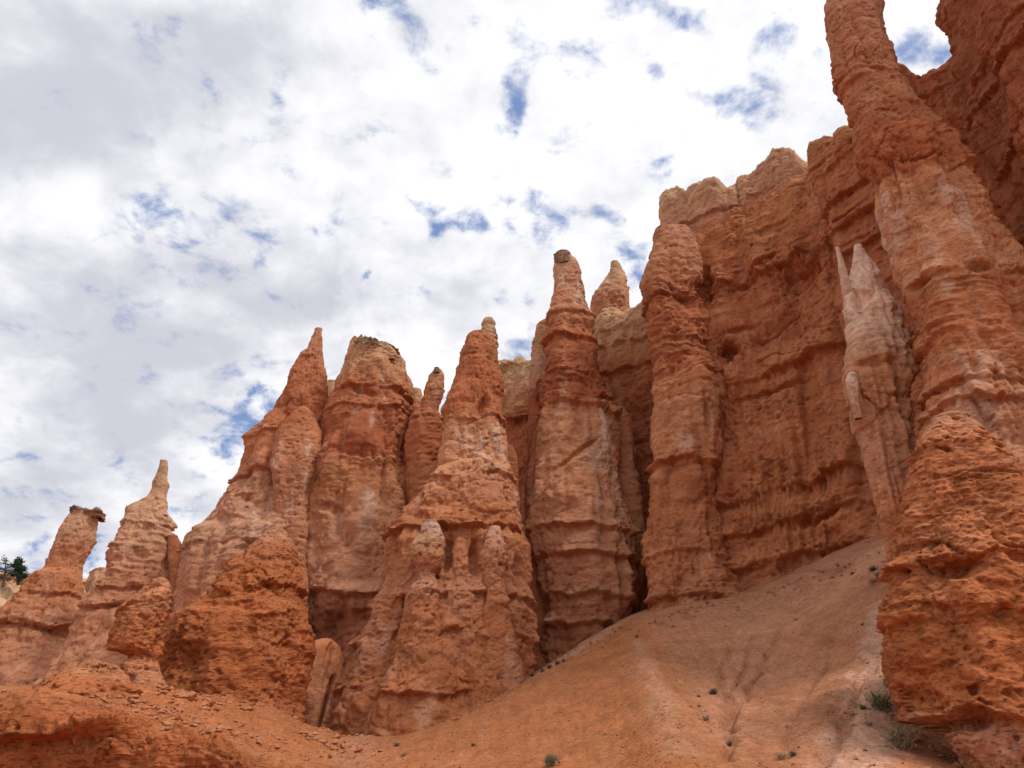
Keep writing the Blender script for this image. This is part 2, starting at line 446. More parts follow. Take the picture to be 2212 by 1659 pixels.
def column(name, label, cat, Lp, Rp, D, DR=None, lean=.04, thick=.85, ex=2.4, bands=((0, OR),), ledges=(), st=STYLE, amp=1.0,
           streak=.3, sink=6.0, splits=(), default='shaft', parent=None, mat=None, seed=0, group=None, dome=.5, patch=(), part_label=None, flare=.03, tmin=.3, tmax=99, dents=()):
    """A free-standing rock body from its left and right edges, each at its own distance, with real thickness behind."""
    DR = D if DR is None else DR
    yb = max(p[1] for p in Lp + Rp)
    zb = pt(Lp[-1][0], yb, D)[2]
    L = np.array([pt(x, y, D, lean, zb) for x, y in Lp]); R = np.array([pt(x, y, DR, lean, zb) for x, y in Rp])
    L = L[np.argsort(L[:, 2])]; R = R[np.argsort(R[:, 2])]
    zlo = min(L[0, 2], R[0, 2]) - sink; zhi = max(L[-1, 2], R[-1, 2])
    px = D / 829.0 * STEP
    nz = int((zhi - zlo) / px) + 8
    z = np.linspace(zlo, zhi, nz)
    def edge(E, sgn):
        x = np.interp(z, E[:, 2], E[:, 0]) + sgn * flare * np.maximum(E[0, 2] - z, 0) * 3
        y = np.interp(z, E[:, 2], E[:, 1])
        sm = max(1, int(.9 / px))
        return smooth1(x, sm), smooth1(y, sm)
    xl, yl = edge(L, -1); xr, yr = edge(R, 1)
    cx, cy = (xl + xr) / 2, (yl + yr) / 2
    ax, ay = (xr - xl) / 2, (yr - yl) / 2
    ra = np.maximum(np.hypot(ax, ay), .15)
    # rounded top
    hd = dome * ra[-1]
    if hd > .05:
        t = np.clip((z - (zhi - hd)) / hd, 0, 1)
        k = np.sqrt(np.clip(1 - t ** 2.5, 0, 1)); k[-1] = .02
        ax, ay, ra = ax * k, ay * k, np.maximum(ra * k, .02)
    else:
        for arr in (ax, ay): arr[-1] *= .02
    rb = np.clip(ra * thick, np.minimum(tmin, ra), tmax)
    nrm = np.maximum(np.hypot(ax, ay), 1e-4)
    ux, uy = ax / nrm, ay / nrm
    rm = float(np.percentile(ra, 80))
    nf = int(np.clip(rm * 3.0 / px, 24, 700)); nb = max(12, nf // 4)
    th = np.concatenate([np.linspace(math.pi, 2 * math.pi, nf, endpoint=False), np.linspace(0, math.pi, nb, endpoint=False)])
    ct, s_t = np.cos(th), np.sin(th)
    ca = np.sign(ct) * np.abs(ct) ** (2 / ex); sb = np.sign(s_t) * np.abs(s_t) ** (2 / ex)
    # b axis is level and points away from the viewer
    bx, by = -uy, ux
    tl, tr = xl / yl, xr / yr
    for _ in range(3):
        X = cx[:, None] + ux[:, None] * ra[:, None] * ca + bx[:, None] * rb[:, None] * sb
        Y = cy[:, None] + uy[:, None] * ra[:, None] * ca + by[:, None] * rb[:, None] * sb
        B = X / Y; b0, b1 = B.min(1), B.max(1)
        k = np.clip((tr - tl) / np.maximum(b1 - b0, 1e-5), .6, 1.2); k = np.where(z > zhi - max(hd, .3), 1, k)
        ra, rb = ra * k, rb * k
        sh = ((tl + tr) / 2 - (b0 + b1) / 2) * cy
        cx = cx + np.where(z > zhi - max(hd, .3), 0, sh)
    X = cx[:, None] + ux[:, None] * ra[:, None] * ca + bx[:, None] * rb[:, None] * sb
    Y = cy[:, None] + uy[:, None] * ra[:, None] * ca + by[:, None] * rb[:, None] * sb
    na = np.sign(ct) * np.abs(ca) ** (ex - 1); nbv = np.sign(s_t) * np.abs(sb) ** (ex - 1)
    NX = ux[:, None] * na / ra[:, None] + bx[:, None] * nbv / rb[:, None]
    NY = uy[:, None] * na / ra[:, None] + by[:, None] * nbv / rb[:, None]
    ln = np.maximum(np.hypot(NX, NY), 1e-6); NX /= ln; NY /= ln
    P = np.stack([X, Y, np.repeat(z[:, None], len(th), 1)], -1)
    mid = pt((Lp[0][0] + Rp[0][0]) / 2, 0, 1)
    xm = lambda y: (np.interp(y, [p[1] for p in sorted(Lp, key=lambda q: q[1])], [p[0] for p in sorted(Lp, key=lambda q: q[1])]) +
                    np.interp(y, [p[1] for p in sorted(Rp, key=lambda q: q[1])], [p[0] for p in sorted(Rp, key=lambda q: q[1])])) / 2
    zof = lambda y: pt(xm(y), y, (D + DR) / 2 - rm * thick * .7, lean, zb)[2]
    led = [(zof(y), a, h) for (y, a, h) in ledges]
    Rr = np.repeat(np.minimum(ra, rb * 1.6)[:, None], len(th), 1)
    flat = P.reshape(-1, 3)
    d = rock_disp(flat, Rr.ravel(), st, led, seed, amp).reshape(P.shape[:2])
    d = d - smooth1(d[:, :nf].mean(1), max(1, int(3.2 / px)))[:, None]
    dd = []
    for q in dents:
        f_ = (D + DR) / 2
        dd.append((pt(q[0], q[1], f_ - rm * thick * .7, lean, zb), q[2] * f_ / FPX, q[3] * f_ / FPX * 1.1, q[4], math.radians(q[5]) if len(q) > 5 else 0.0))
    d = d + dent_disp(flat, dd, np.repeat(cy[:, None], len(th), 1).ravel()).reshape(d.shape)
    d = np.maximum(d, -.7 * Rr)
    P = P.copy(); P[..., 0] += NX * d; P[..., 1] += NY * d
    # a top that slopes from the left corner to the right one
    if abs(L[-1, 2] - R[-1, 2]) > .25:
        t = np.clip((P[..., 0] - xl[-1]) / max(xr[-1] - xl[-1], .1), 0, 1)
        zl_ = L[-1, 2] * (1 - t) + R[-1, 2] * t
        over = np.maximum(P[..., 2] - zl_, 0)
        P[..., 2] -= over * .96
    # uneven top
    top = np.clip((z - (zhi - max(hd, .3))) / max(hd, .3), 0, 1)
    P[..., 2] += (top[:, None] * (.30 * fbm(flat * np.float32(1.1), 2, .6, 77)).reshape(P.shape[:2]) * np.clip(ra[:, None], .15, 2))
    zst = [(zof(y), c) for (y, c) in bands]
    pa = [(pt(x, y, (D + DR) / 2 - rm * thick * .6, lean, zb), r, c, w) for (x, y, r, c, w) in patch]
    C = colour(P.reshape(-1, 3), zst, seed, streak, patch=pa).reshape(P.shape)
    base = np.array((cx[0], cy[0], zlo + sink))
    mat = mat or M_ROCK
    if parent is None:
        ro = root(name, label, cat, base, group)
        split_rows(name, ro, P, C, True, mat, rows_for([(zof(y) if y is not None else None, n) for y, n in splits], z, default), base)
        return ro
    F = grid_faces(P.shape[0], P.shape[1], True)
    o = link(name, make_mesh(name, P.reshape(-1, 3) - base, F, C.reshape(-1, 3), mat), parent, base - np.array(parent.location))
    if part_label: o['label'] = part_label
    return o

def wall(name, label, cat, top, zbot_y, thick, lean=.05, bands=((0, OR),), ledges=(), st=STYLE, amp=1.0, streak=.3, sink=6.0, splits=(), default='face',
         parent=None, mat=None, seed=0, group=None, rough_top=.5, patch=(), rnd=.5, endr=1.0, part_label=None, dents=()):
    """A fin of rock standing on a bent footprint: top = [(x, y, distance)] along its crest, zbot_y = picture row of its foot."""
    T = np.array([pt(x, y, d) for x, y, d in top])
    seg = np.concatenate([[0], np.cumsum(np.hypot(np.diff(T[:, 0]), np.diff(T[:, 1])))])
    Dm = float(np.mean(T[:, 1])); px = Dm / 829.0 * STEP
    nu = int(seg[-1] / px) + 6
    u = np.linspace(0, seg[-1], nu)
    gx, gy, zt = (np.interp(u, seg, T[:, k]) for k in range(3))
    sm = max(1, int(1.0 / px)); gx, gy = smooth1(gx, sm), smooth1(gy, sm)
    tx, ty = np.gradient(gx), np.gradient(gy)
    tx, ty = smooth1(tx, sm * 3), smooth1(ty, sm * 3)
    l = np.hypot(tx, ty); tx, ty = tx / l, ty / l
    nx, ny = ty, -tx                                   # towards the viewer
    q = np.stack([u, gx, gy], -1)
    zt = zt + rough_top * (.7 * fbm(np.stack([u * .6, u * 0, u * 0], -1), 3, .6, 12 + seed) + .35 * (cells(np.stack([u * .9, u * 0, u * 0 + seed], -1), seed)[0] - .5))
    zb = min(pt(x, zbot_y, d)[2] for x, y, d in top) - sink
    h2 = thick / 2
    endk = np.sqrt(np.clip(1 - np.clip(1 - np.minimum(u, u[-1] - u) / max(endr, 1e-3), 0, 1) ** 2, .0004, 1))
    zmax = float(zt.max())
    r = rnd * h2
    nf = int((zmax - zb - r) / px) + 4; nr = max(10, int(r * 2.2 / px)); nbk = max(8, nf // 5)
    prof = [(-1.0, v, 0.0) for v in np.linspace(0, 1, nf)]
    prof += [(-1.0, 1.0, a) for a in np.linspace(0, math.pi / 2, nr)[1:]]
    prof += [(1.0, 1.0, a) for a in np.linspace(math.pi / 2, 0, max(6, nr // 2))[1:]]
    prof += [(1.0, v, 0.0) for v in np.linspace(1, 0, nbk)[1:]]
    nv = len(prof)
    P = np.zeros((nv, nu, 3)); NN = np.zeros((nv, nu, 3)); W = np.zeros((nv, nu))
    for i, (s, v, a) in enumerate(prof):
        hh = h2 * endk
        zc = zb + v * (zt - r - zb) + r * math.sin(a)
        off = (hh - r * endk * (1 - math.cos(a))) * s                    # -1: front
        bat = np.where(s < 0, lean * (zt - zc), 0) * endk
        o = -(off) + bat
        P[i, :, 0] = gx - nx * h2 + nx * (o if s < 0 else -off)
        P[i, :, 1] = gy - ny * h2 + ny * (o if s < 0 else -off)
        P[i, :, 2] = zc
        sn = 1 if s < 0 else -1
        NN[i, :, 0] = nx * math.cos(a) * sn; NN[i, :, 1] = ny * math.cos(a) * sn; NN[i, :, 2] = math.sin(a)
        W[i] = np.minimum(endk * 3, 9)
    k = np.gradient(endk, u) * h2
    NN[:, :, 0] -= tx * k * 1.0; NN[:, :, 1] -= ty * k * 1.0
    NN /= np.linalg.norm(NN, axis=-1, keepdims=True)
    ym = lambda y: y
    xs = [t[0] for t in top]
    xc = float(np.mean(xs)); dc = float(np.interp(xc, xs, [t[2] for t in top])) if xs[0] < xs[-1] else Dm
    zof = lambda y: pt(xc, y, dc)[2]
    led = [(zof(y), a, h) for (y, a, h) in ledges]
    flat = P.reshape(-1, 3)
    d = rock_disp(flat, np.minimum(W, thick / 1.5).ravel(), st, led, seed, amp).reshape(P.shape[:2])
    dd = []
    for q in dents:
        f_ = float(np.interp(q[0], xs, [t[2] for t in top])) - lean * 15
        dd.append((pt(q[0], q[1], f_), q[2] * f_ / FPX, q[3] * f_ / FPX * 1.1, q[4], math.radians(q[5]) if len(q) > 5 else 0.0))
    d = d + dent_disp(flat, dd, np.repeat((gy - ny * h2)[None, :], nv, 0).ravel()).reshape(d.shape)
    P = P + NN * d[..., None]
    zst = [(zof(y), c) for (y, c) in bands]
    pa = [(pt(x, y, dd), rr, c, w) for (x, y, dd, rr, c, w) in patch]
    C = colour(P.reshape(-1, 3), zst, seed, streak, patch=pa).reshape(P.shape)
    base = np.array((gx[nu // 2], gy[nu // 2], zb + sink))
    mat = mat or M_ROCK
    if parent is None:
        ro = root(name, label, cat, base, group)
        zr = zb + np.linspace(0, 1, nf) * (float(np.mean(zt)) - r - zb)
        rows = rows_for([(zof(y) if y is not None else None, n) for y, n in splits], zr, default)
        rows[0] = (rows[0][0], rows[0][1], nv - 1)
        split_rows(name, ro, P, C, False, mat, rows, base)
        return ro
    o = link(name, make_mesh(name, P.reshape(-1, 3) - base, grid_faces(nv, nu, False), C.reshape(-1, 3), mat), parent, base - np.array(parent.location))
    if part_label: o['label'] = part_label
    return o

# ------------------------------------------------------------------ ground
GC = [(770, 1608, 60), (1000, 1540, 58), (1150, 1470, 58), (1370, 1385, 60), (1480, 1310, 66), (1600, 1285, 69), (1760, 1235, 62), (1900, 1195, 54),
      (700, 1659, 45), (1000, 1659, 42), (1250, 1659, 38), (1470, 1659, 34), (1700, 1659, 31), (1900, 1659, 29.5), (2120, 1659, 31.5), (2000, 1605, 33.5), (2350, 1640, 33),
      (1080, 1590, 47), (1260, 1540, 47), (1390, 1470, 49), (1430, 1540, 42), (1600, 1450, 50.5), (1550, 1560, 41), (1640, 1560, 39.5), (1750, 1450, 46),
      (1850, 1400, 44.5), (1900, 1330, 46), (1830, 1550, 34), (1700, 1330, 58), (1500, 1400, 55), (1930, 1480, 36),
      (640, 1560, 60), (690, 1585, 63), (560, 1520, 58), (420, 1500, 56), (330, 1490, 50), (270, 1470, 47), (150, 1490, 44), (40, 1520, 43),
      (640, 1655, 37.5), (420, 1604, 38.5), (300, 1592, 38.5), (150, 1545, 38.5), (50, 1520, 38.5), (-150, 1530, 39),
      (1160, 1448, 76), (1340, 1345, 80), (1000, 1548, 67), (800, 1600, 72), (1250, 1425, 84), (100, 1500, 100), (0, 1470, 112), (300, 1490, 100), (500, 1500, 95),
      (2050, 1150, 52), (2300, 1100, 55), (1900, 1150, 75)]
gp = [tuple(pt(x, y, d)) for x, y, d in GC]
gp += [(0, 0, 0), (-20, 0, -.5), (20, 0, .8), (0, 14, .45), (-18, 16, .1), (18, 13, .9), (30, 8, 1.2), (-14, 31, .9), (-24, 31, .9), (-34, 31, .9), (-2, 31, 1.7), (-8, 32, 1.2), (-60, 30, 2), (-120, 60, 6), (-150, 150, 18), (60, 15, 4), (120, 60, 12),
       (0, -60, -6), (-100, -60, -6), (100, -60, -2), (0, 200, 22), (100, 200, 26), (-80, 200, 20), (60, 110, 24), (-60, 110, 15)]
gp = np.array(gp)
def _tps(r2): return np.where(r2 > 1e-9, r2 * np.log(np.maximum(r2, 1e-9)), 0)
_S = 30.0
def _fit():
    X = gp[:, :2] / _S; n = len(X)
    K = _tps(((X[:, None] - X[None]) ** 2).sum(-1)) + np.eye(n) * .0015
    Q = np.concatenate([np.ones((n, 1)), X], 1)
    A = np.block([[K, Q], [Q.T, np.zeros((3, 3))]])
    return np.linalg.solve(A, np.concatenate([gp[:, 2], np.zeros(3)]))
_w = _fit()
def ground_smooth(x, y):
    X = np.stack([np.asarray(x, float).ravel(), np.asarray(y, float).ravel()], -1)
    X[:, 0] = np.clip(X[:, 0], -150, 120); X[:, 1] = np.clip(X[:, 1], -60, 200)
    X /= _S; G = gp[:, :2] / _S
    z = _w[-3] + X @ _w[-2:]
    for i in range(0, len(X), 50000):
        z[i:i + 50000] += _tps(((X[i:i + 50000, None] - G[None]) ** 2).sum(-1)) @ _w[:-3]
    return z
def poly_dist(x, y, pts):
    """Distance to a bent line on the ground given by picture points with distances, and position along it."""
    Q = [pt(*p)[:2] for p in pts]; best = np.full(len(x), 1e9); par = np.zeros(len(x))
    for i in range(len(Q) - 1):
        a, b = Q[i], Q[i + 1]; ab = b - a
        t = np.clip(((x - a[0]) * ab[0] + (y - a[1]) * ab[1]) / (ab @ ab), 0, 1)
        d = np.hypot(x - a[0] - t * ab[0], y - a[1] - t * ab[1])
        m = d < best; best[m] = d[m]; par[m] = (i + t[m]) / (len(Q) - 1)
    return best, par
RILLS = [[(1800, 1270, 58), (1700, 1370, 56), (1630, 1470, 49), (1585, 1560, 41), (1560, 1670, 32)], [(1590, 1310, 65), (1585, 1400, 56), (1555, 1480, 49), (1570, 1560, 42)],
         [(1660, 1320, 61), (1625, 1420, 53), (1580, 1500, 46), (1572, 1600, 38)], [(1850, 1330, 52), (1800, 1430, 47), (1740, 1530, 41), (1690, 1650, 32)], [(1905, 1380, 45), (1880, 1470, 39), (1830, 1560, 34), (1760, 1659, 30)],
         [(1860, 1420, 43.5), (1850, 1500, 38), (1800, 1570, 35)]]
LIP = [(-140, 1550, 38.5), (20, 1516, 38.2), (150, 1535, 37.8), (300, 1588, 37.4), (420, 1600, 37), (560, 1628, 36.6), (640, 1648, 36.4), (720, 1680, 36.2)]
def ground_z(x, y):
    x = np.asarray(x, float).ravel(); y = np.asarray(y, float).ravel()
    z = ground_smooth(x, y)
    near = np.exp(-(np.hypot(x - 5, y - 45) / 70) ** 2)
    Q = np.stack([x, y, np.zeros_like(x)], -1)
    z = z + near * (.28 * fbm(Q * .16, 3, .5, 201) + .10 * fbm(Q * .8, 3, .55, 202) + .035 * fbm(Q * 3.1, 2, .6, 203))
    z = z + near * (.10 * fbm(Q * np.array((.9, .13, 1)), 3, .6, 204) + .06 * fbm(Q * np.array((2.6, .3, 1)), 2, .5, 205))
    d, t = poly_dist(x + .8 * perlin(Q * .25, 209), y, [(1372, 1392, 60), (1420, 1500, 46), (1480, 1680, 32)])
    z = z + near * .75 * np.exp(-(d / 1.9) ** 2) * sstep(t, .0, .35)
    for k, rl in enumerate(RILLS):
        d, t = poly_dist(x + .5 * perlin(Q * .5, 210 + k) + .15 * perlin(Q * 2.0, 215 + k), y, rl)
        w = .13 + .14 * t
        z = z - (.34 if k in (0, 4) else .22) * np.exp(-(d / w) ** 2) * sstep(t, 0, .45) * (.6 + .8 * perlin(Q * .6, 219) + .3)
    left = sstep(-4 - x, 0, 7) * sstep(y, 34, 37) * near
    if left.max() > 0:
        m = left > .01
        v, e = cells(Q[m] * np.array((1.5, 1.5, 1.0)) + .3 * fbm(Q[m] * .9, 2, .5, 206)[:, None], 8)
        v2, e2 = cells(Q[m] * 4.0, 9)
        am = .3 + sstep(perlin(Q[m] * .22, 207), -.2, .4)
        z[m] += left[m] * am * (.30 * (v - .4) * sstep(e, 0, .2) + .13 * (v2 - .4) * sstep(e2, 0, .15) + .35 * fbm(Q[m] * .5, 3, .6, 208))
    lp = np.array([pt(*p) for p in LIP])
    drop = sstep(np.interp(x, lp[:, 0], lp[:, 1]) + 1.8 - y, 0, 1.2) * sstep(lp[-1, 0] - x, -.5, 3.0) * sstep(y, 4, 20)
    z = z - drop * np.maximum(z - (.2 + .03 * y), 0)
    far = sstep(np.hypot(x, y), 170, 420)
    return z * (1 - far) + far * (14 + 6 * perlin(Q * .01, 220))
def ground_hit(px_, py_, d0=20, d1=90):
    """Where the sight line of a picture point first meets the ground."""
    D = np.arange(d0, d1, .1); k = ray(px_, py_)
    X, Y, Z = k[0] * D, D, k[2] * D + CAM_Z
    g = ground_z(X, Y); i = int(np.argmax(g >= Z)) if (g >= Z).any() else len(D) - 1
    return np.array((X[i], Y[i], g[i]))

def build_ground():
    def axis(lo, hi, step, far):
        core = np.arange(lo, hi, step); out = [hi]; s = step
        while out[-1] < far: s *= 1.12; out.append(out[-1] + s)
        neg = [lo]; s = step
        while neg[-1] > -far: s *= 1.12; neg.append(neg[-1] - s)
        return np.concatenate([np.array(neg[1:][::-1]), core, np.array(out)])
    xs, ys = axis(-30, 36, .09, 1800), axis(24, 84, .10, 1800)
    X, Y = np.meshgrid(xs, ys); x, y = X.ravel(), Y.ravel()
    z = ground_z(x, y)
    Q = np.stack([x, y, np.zeros_like(x)], -1)
    C = np.tile(np.array(SAND), (len(x), 1))
    n1 = fbm(Q * .12, 3, .5, 231); n2 = fbm(Q * .9, 3, .6, 232); n3 = fbm(Q * .35, 3, .55, 233)
    def put(m, c):
        nonlocal C
        m = np.clip(m, 0, 1)[:, None]; C = C * (1 - m) + np.array(c) * m
    put(.5 * sstep(n1, -.1, .4), mixc(SAND, DEEP, .6))
    rl_ = poly_dist(x, y, [(1372, 1388, 60), (1420, 1500, 46), (1480, 1680, 32)])
    side = x - np.interp(y, [32, 46, 60], [pt(1480, 1680, 32)[0], pt(1420, 1500, 46)[0], pt(1372, 1388, 60)[0]])
    put(.55 * sstep(side + 1.2 * n3, 0, 3.0) * sstep(y, 24, 34), mixc(PSAND, SAND, .25))
    put(.45 * sstep(-side + n3, 0, 2.0) * sstep(side, -30, -14), mixc(SAND, DEEP, .5))
    # pinkish wash below the big wall, pale ridge line, whitish gully on the right, pink floor between crest and pillars
    d, t = poly_dist(x, y, [(1560, 1300, 67), (1610, 1400, 54), (1600, 1500, 46), (1570, 1600, 37)])
    put(.75 * np.exp(-((d + 1.2 * n3) / (3.6 - 2 * t)) ** 2), mixc(PSAND, SAND, .35))
    d, t = poly_dist(x, y, [(1750, 1250, 62), (1850, 1230, 57), (1895, 1215, 54)])
    put(.7 * np.exp(-((d + n3) / 4.5) ** 2), PSAND)
    d, t = poly_dist(x, y, [(1372, 1388, 60), (1420, 1500, 46), (1480, 1659, 33)])
    put(.6 * np.exp(-((d + .7 * n3 + .5 * n2) / (.35 + .45 * t)) ** 2), mixc(PSAND, CREAM, .15))
    d, t = poly_dist(x, y, [(1925, 1290, 46.5), (1910, 1430, 41), (1870, 1560, 34), (1820, 1700, 28)])
    put(.9 * sstep(1.7 - d + 1.1 * n3 + .5 * n2, 0, .9), mixc(PSAND, WHITE, .25))
    d, t = poly_dist(x, y, [(1100, 1500, 70), (1200, 1440, 78), (1340, 1350, 82), (1400, 1300, 86)])
    put(.95 * sstep(9.5 - d, 0, 3) * sstep(y - (60 + .12 * np.abs(x - 6)), 2, 5), mixc(PSAND, PINK, .4))
    put(.8 * sstep(-9 - x + 3 * n1, 0, 6) * sstep(70 - y, 0, 8), mixc(SAND, DEEP, .55))
    d, t = poly_dist(x, y, [(780, 1612, 61), (760, 1659, 47)])
    put(.5 * np.exp(-(d / 1.3) ** 2), PSAND)
    for k, rl in enumerate(RILLS):
        d, t = poly_dist(x + .5 * perlin(Q * .5, 210 + k), y, rl)
        put(.38 * np.exp(-(d / .15) ** 2) * sstep(t, 0, .45), BROWN)  # brown along the rill beds, mostly their shading painted in
    n4 = fbm(Q * 2.6, 3, .6, 234)
    st_ = fbm(Q * np.array((1.1, .12, 1)), 3, .6, 235)
    put(.55 * sstep(st_, .02, .4), mixc(SAND, BROWN, .7)); put(.35 * sstep(-st_, .05, .45), mixc(SAND, PSAND, .6))
    n5 = perlin(Q * 5.2, 236)
    C *= (1 + .16 * n2 + .24 * n4 + .18 * n5)[:, None]
    me = make_mesh('ground', np.stack([x, y, z], -1), grid_faces(len(ys), len(xs), False), C, M_GROUND)
    g = link('ground', me)
    g['kind'] = 'structure'
    return g
build_ground()

# ------------------------------------------------------------------ rocks, left to right
HOOD = style(bulge=.7, flute=.2)
# far pale outcrops behind everything at the left
column('rock_outcrop', 'pale cream rock slope at the left edge below the pine trees', 'rock outcrop',
       [(-120, 1236), (-130, 1300), (-150, 1500)], [(52, 1240), (66, 1285), (110, 1330), (140, 1500)], 165, thick=.8, bands=[(1230, CREAM), (1300, CREAM), (1360, mixc(CREAM, PINK, .4))],
       st=style(bulge=1.5), splits=[(1290, 'crest'), (None, 'slope')], seed=2, dome=.25)
column('rock_outcrop', 'small ochre boulder knob behind the hammer-capped hoodoo', 'rock outcrop',
       [(150, 1250), (120, 1300), (100, 1420)], [(215, 1256), (222, 1300), (240, 1420)], 150, bands=[(1240, CREAM), (1400, mixc(CREAM, OR, .5))], seed=3, default='knob')
column('rock_outcrop', 'pale pink rock shoulder filling the gap left of the needle hoodoo', 'rock outcrop',
       [(196, 1240), (186, 1268), (180, 1330), (170, 1400)], [(240, 1225), (290, 1300), (320, 1400)], 140, bands=[(1220, mixc(PINK, CREAM, .5)), (1300, PINK), (1400, OR)], seed=4, default='shoulder')

# hammer-capped hoodoo
h = column('hoodoo', 'leaning hoodoo with a dark flat hammer-shaped cap beside the pines', 'hoodoo',
       [(154, 1108), (140, 1130), (122, 1165), (110, 1190), (100, 1218), (92, 1236), (62, 1246), (46, 1275), (20, 1305), (-6, 1330), (-40, 1400), (-90, 1500)],
       [(208, 1112), (207, 1135), (204, 1165), (192, 1190), (177, 1212), (172, 1232), (178, 1262), (172, 1295), (176, 1345), (150, 1370), (160, 1400), (230, 1500)],
       112, lean=.02, bands=[(1100, mixc(PINK, CREAM, .4)), (1160, mixc(PINK, OR, .5)), (1240, OR), (1300, mixc(OR, PINK, .3)), (1350, mixc(PINK, OR, .6)), (1500, mixc(PINK, OR, .5))],
       ledges=[(1270, .6, 1.2), (1345, 1.4, 1.5)], st=HOOD, splits=[(1246, 'neck'), (1340, 'shoulder'), (None, 'base')], seed=11, dents=[(160, 1356, 24, 20, -1.6), (150, 1200, 16, 8, -.4), (60, 1345, 60, 7, -.5, -12)], dome=.15)
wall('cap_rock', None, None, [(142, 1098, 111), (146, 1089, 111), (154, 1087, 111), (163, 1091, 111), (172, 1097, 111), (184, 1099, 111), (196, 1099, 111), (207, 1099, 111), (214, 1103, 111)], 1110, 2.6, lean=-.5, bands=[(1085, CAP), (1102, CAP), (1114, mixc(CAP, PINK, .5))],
     st=style(bulge=.2, chunk=.4, fine=.5, bed2=.3), sink=.2, parent=h, seed=12, rough_top=.25, rnd=.2, endr=.7, part_label='dark overhanging cap')
column('boulder', None, None, [(98, 1205), (97, 1212), (96, 1225)], [(110, 1206), (114, 1214), (114, 1228)], 112.5, bands=[(1200, CREAM)], sink=.5, parent=h, seed=13, dome=.7, flare=0)

# needle hoodoo
h = column('hoodoo', 'pale hoodoo ending in a thin knobbly needle against the sky', 'hoodoo',
       [(346, 994), (342, 1012), (338, 1024), (330, 1040), (327, 1060), (316, 1076), (300, 1086), (280, 1094), (272, 1106), (258, 1135), (248, 1168), (234, 1200), (232, 1236), (216, 1266), (192, 1292), (176, 1322), (150, 1385), (100, 1455), (60, 1500)],
       [(361, 993), (364, 1010), (361, 1030), (366, 1048), (359, 1065), (357, 1085), (360, 1108), (366, 1126), (366, 1148), (372, 1165), (378, 1200), (380, 1250), (384, 1310), (390, 1400), (400, 1500)],
       104, lean=.03, bands=[(990, mixc(CREAM, CAP, .3)), (1060, mixc(CREAM, PINK, .4)), (1110, mixc(PINK, CREAM, .4)), (1200, mixc(PINK, OR, .35)), (1270, mixc(OR, PINK, .4)), (1330, mixc(OR, PINK, .5)), (1500, mixc(PINK, OR, .5))],
       ledges=[(1112, .9, 1.0), (1262, .7, 1.5), (1302, .8, 1.2)], st=style(bulge=.7, flute=.2, bed2=.4, bed3=.2), splits=[(1090, 'needle'), (1300, 'shaft'), (None, 'base')], seed=21, dents=[(300, 1190, 18, 9, -.5), (230, 1305, 40, 6, -.6, 8), (330, 1230, 8, 60, -.5)], dome=.4)
column('buttress', None, None, [(362, 1155), (362, 1200), (366, 1260), (370, 1320)], [(384, 1155), (397, 1180), (392, 1230), (384, 1290), (384, 1330)], 103, bands=[(1150, mixc(OR, BROWN, .4)), (1300, OR)], parent=h, seed=22, sink=10, part_label='darker crumbling side buttress')
column('boulder', None, None, [(404, 1150), (399, 1160), (398, 1185)], [(418, 1152), (420, 1165), (424, 1190)], 103, bands=[(1150, OR)], parent=h, seed=23, sink=6)

# horned fin
h = column('rock_fin', 'steep orange fin whose left ridge climbs to a single smooth pointed horn', 'rock fin',
       [(683, 708), (672, 735), (660, 760), (644, 774), (634, 800), (622, 835), (606, 868), (592, 900), (566, 922), (540, 955), (530, 985), (520, 1015), (500, 1055), (474, 1085), (452, 1122), (430, 1148), (402, 1170), (388, 1210), (372, 1300), (366, 1400), (360, 1500)],
       [(697, 709), (697, 740), (699, 775), (703, 805), (706, 835), (704, 880), (700, 920), (692, 965), (690, 1020), (690, 1100), (690, 1300), (690, 1500)],
       93, lean=.05, thick=.8, ex=2.2, bands=[(700, mixc(OR, PINK, .5)), (800, mixc(RED, OR, .5)), (880, mixc(RED, OR, .3)), (960, OR), (1010, mixc(OR, PINK, .6)), (1060, mixc(PINK, OR, .3)), (1150, mixc(PINK, CREAM, .25)), (1230, mixc(PINK, OR, .3)), (1400, mixc(OR, PINK, .3))],
       ledges=[(925, .5, 2.0), (1015, .9, 3.0), (1180, .8, 1.5)], st=style(bulge=1.4, mid=.6), streak=.5, splits=[(905, 'horn'), (1180, 'shaft'), (None, 'base')], seed=31, dents=[(590, 1000, 28, 30, -.9), (560, 1185, 60, 8, -.5, 10), (530, 1080, 30, 16, -.5), (640, 880, 20, 40, -.5)], dome=.6)
column('buttress', None, None, [(600, 930), (588, 970), (580, 1010), (590, 1060), (600, 1140), (590, 1300)], [(668, 880), (684, 930), (686, 1000), (668, 1100), (664, 1200), (668, 1400)], 88.5, lean=.1, bands=[(900, OR), (1000, mixc(OR, PINK, .4)), (1100, mixc(PINK, OR, .5)), (1300, OR)],
       st=style(bulge=1.2), streak=.6, parent=h, seed=32, sink=8, dome=.8)

# small yellow crags seen between horned fin and flat-topped fin
column('rock_outcrop', 'little yellowish crag wedged between the horned fin and the flat-topped fin', 'rock outcrop',
       [(700, 822), (702, 850), (704, 900), (700, 960)], [(728, 822), (730, 850), (726, 900), (722, 960)], 101, bands=[(800, CREAM), (900, mixc(CREAM, OR, .3))], st=style(bed2=.5), seed=36, splits=[(865, 'crest'), (None, 'base')])

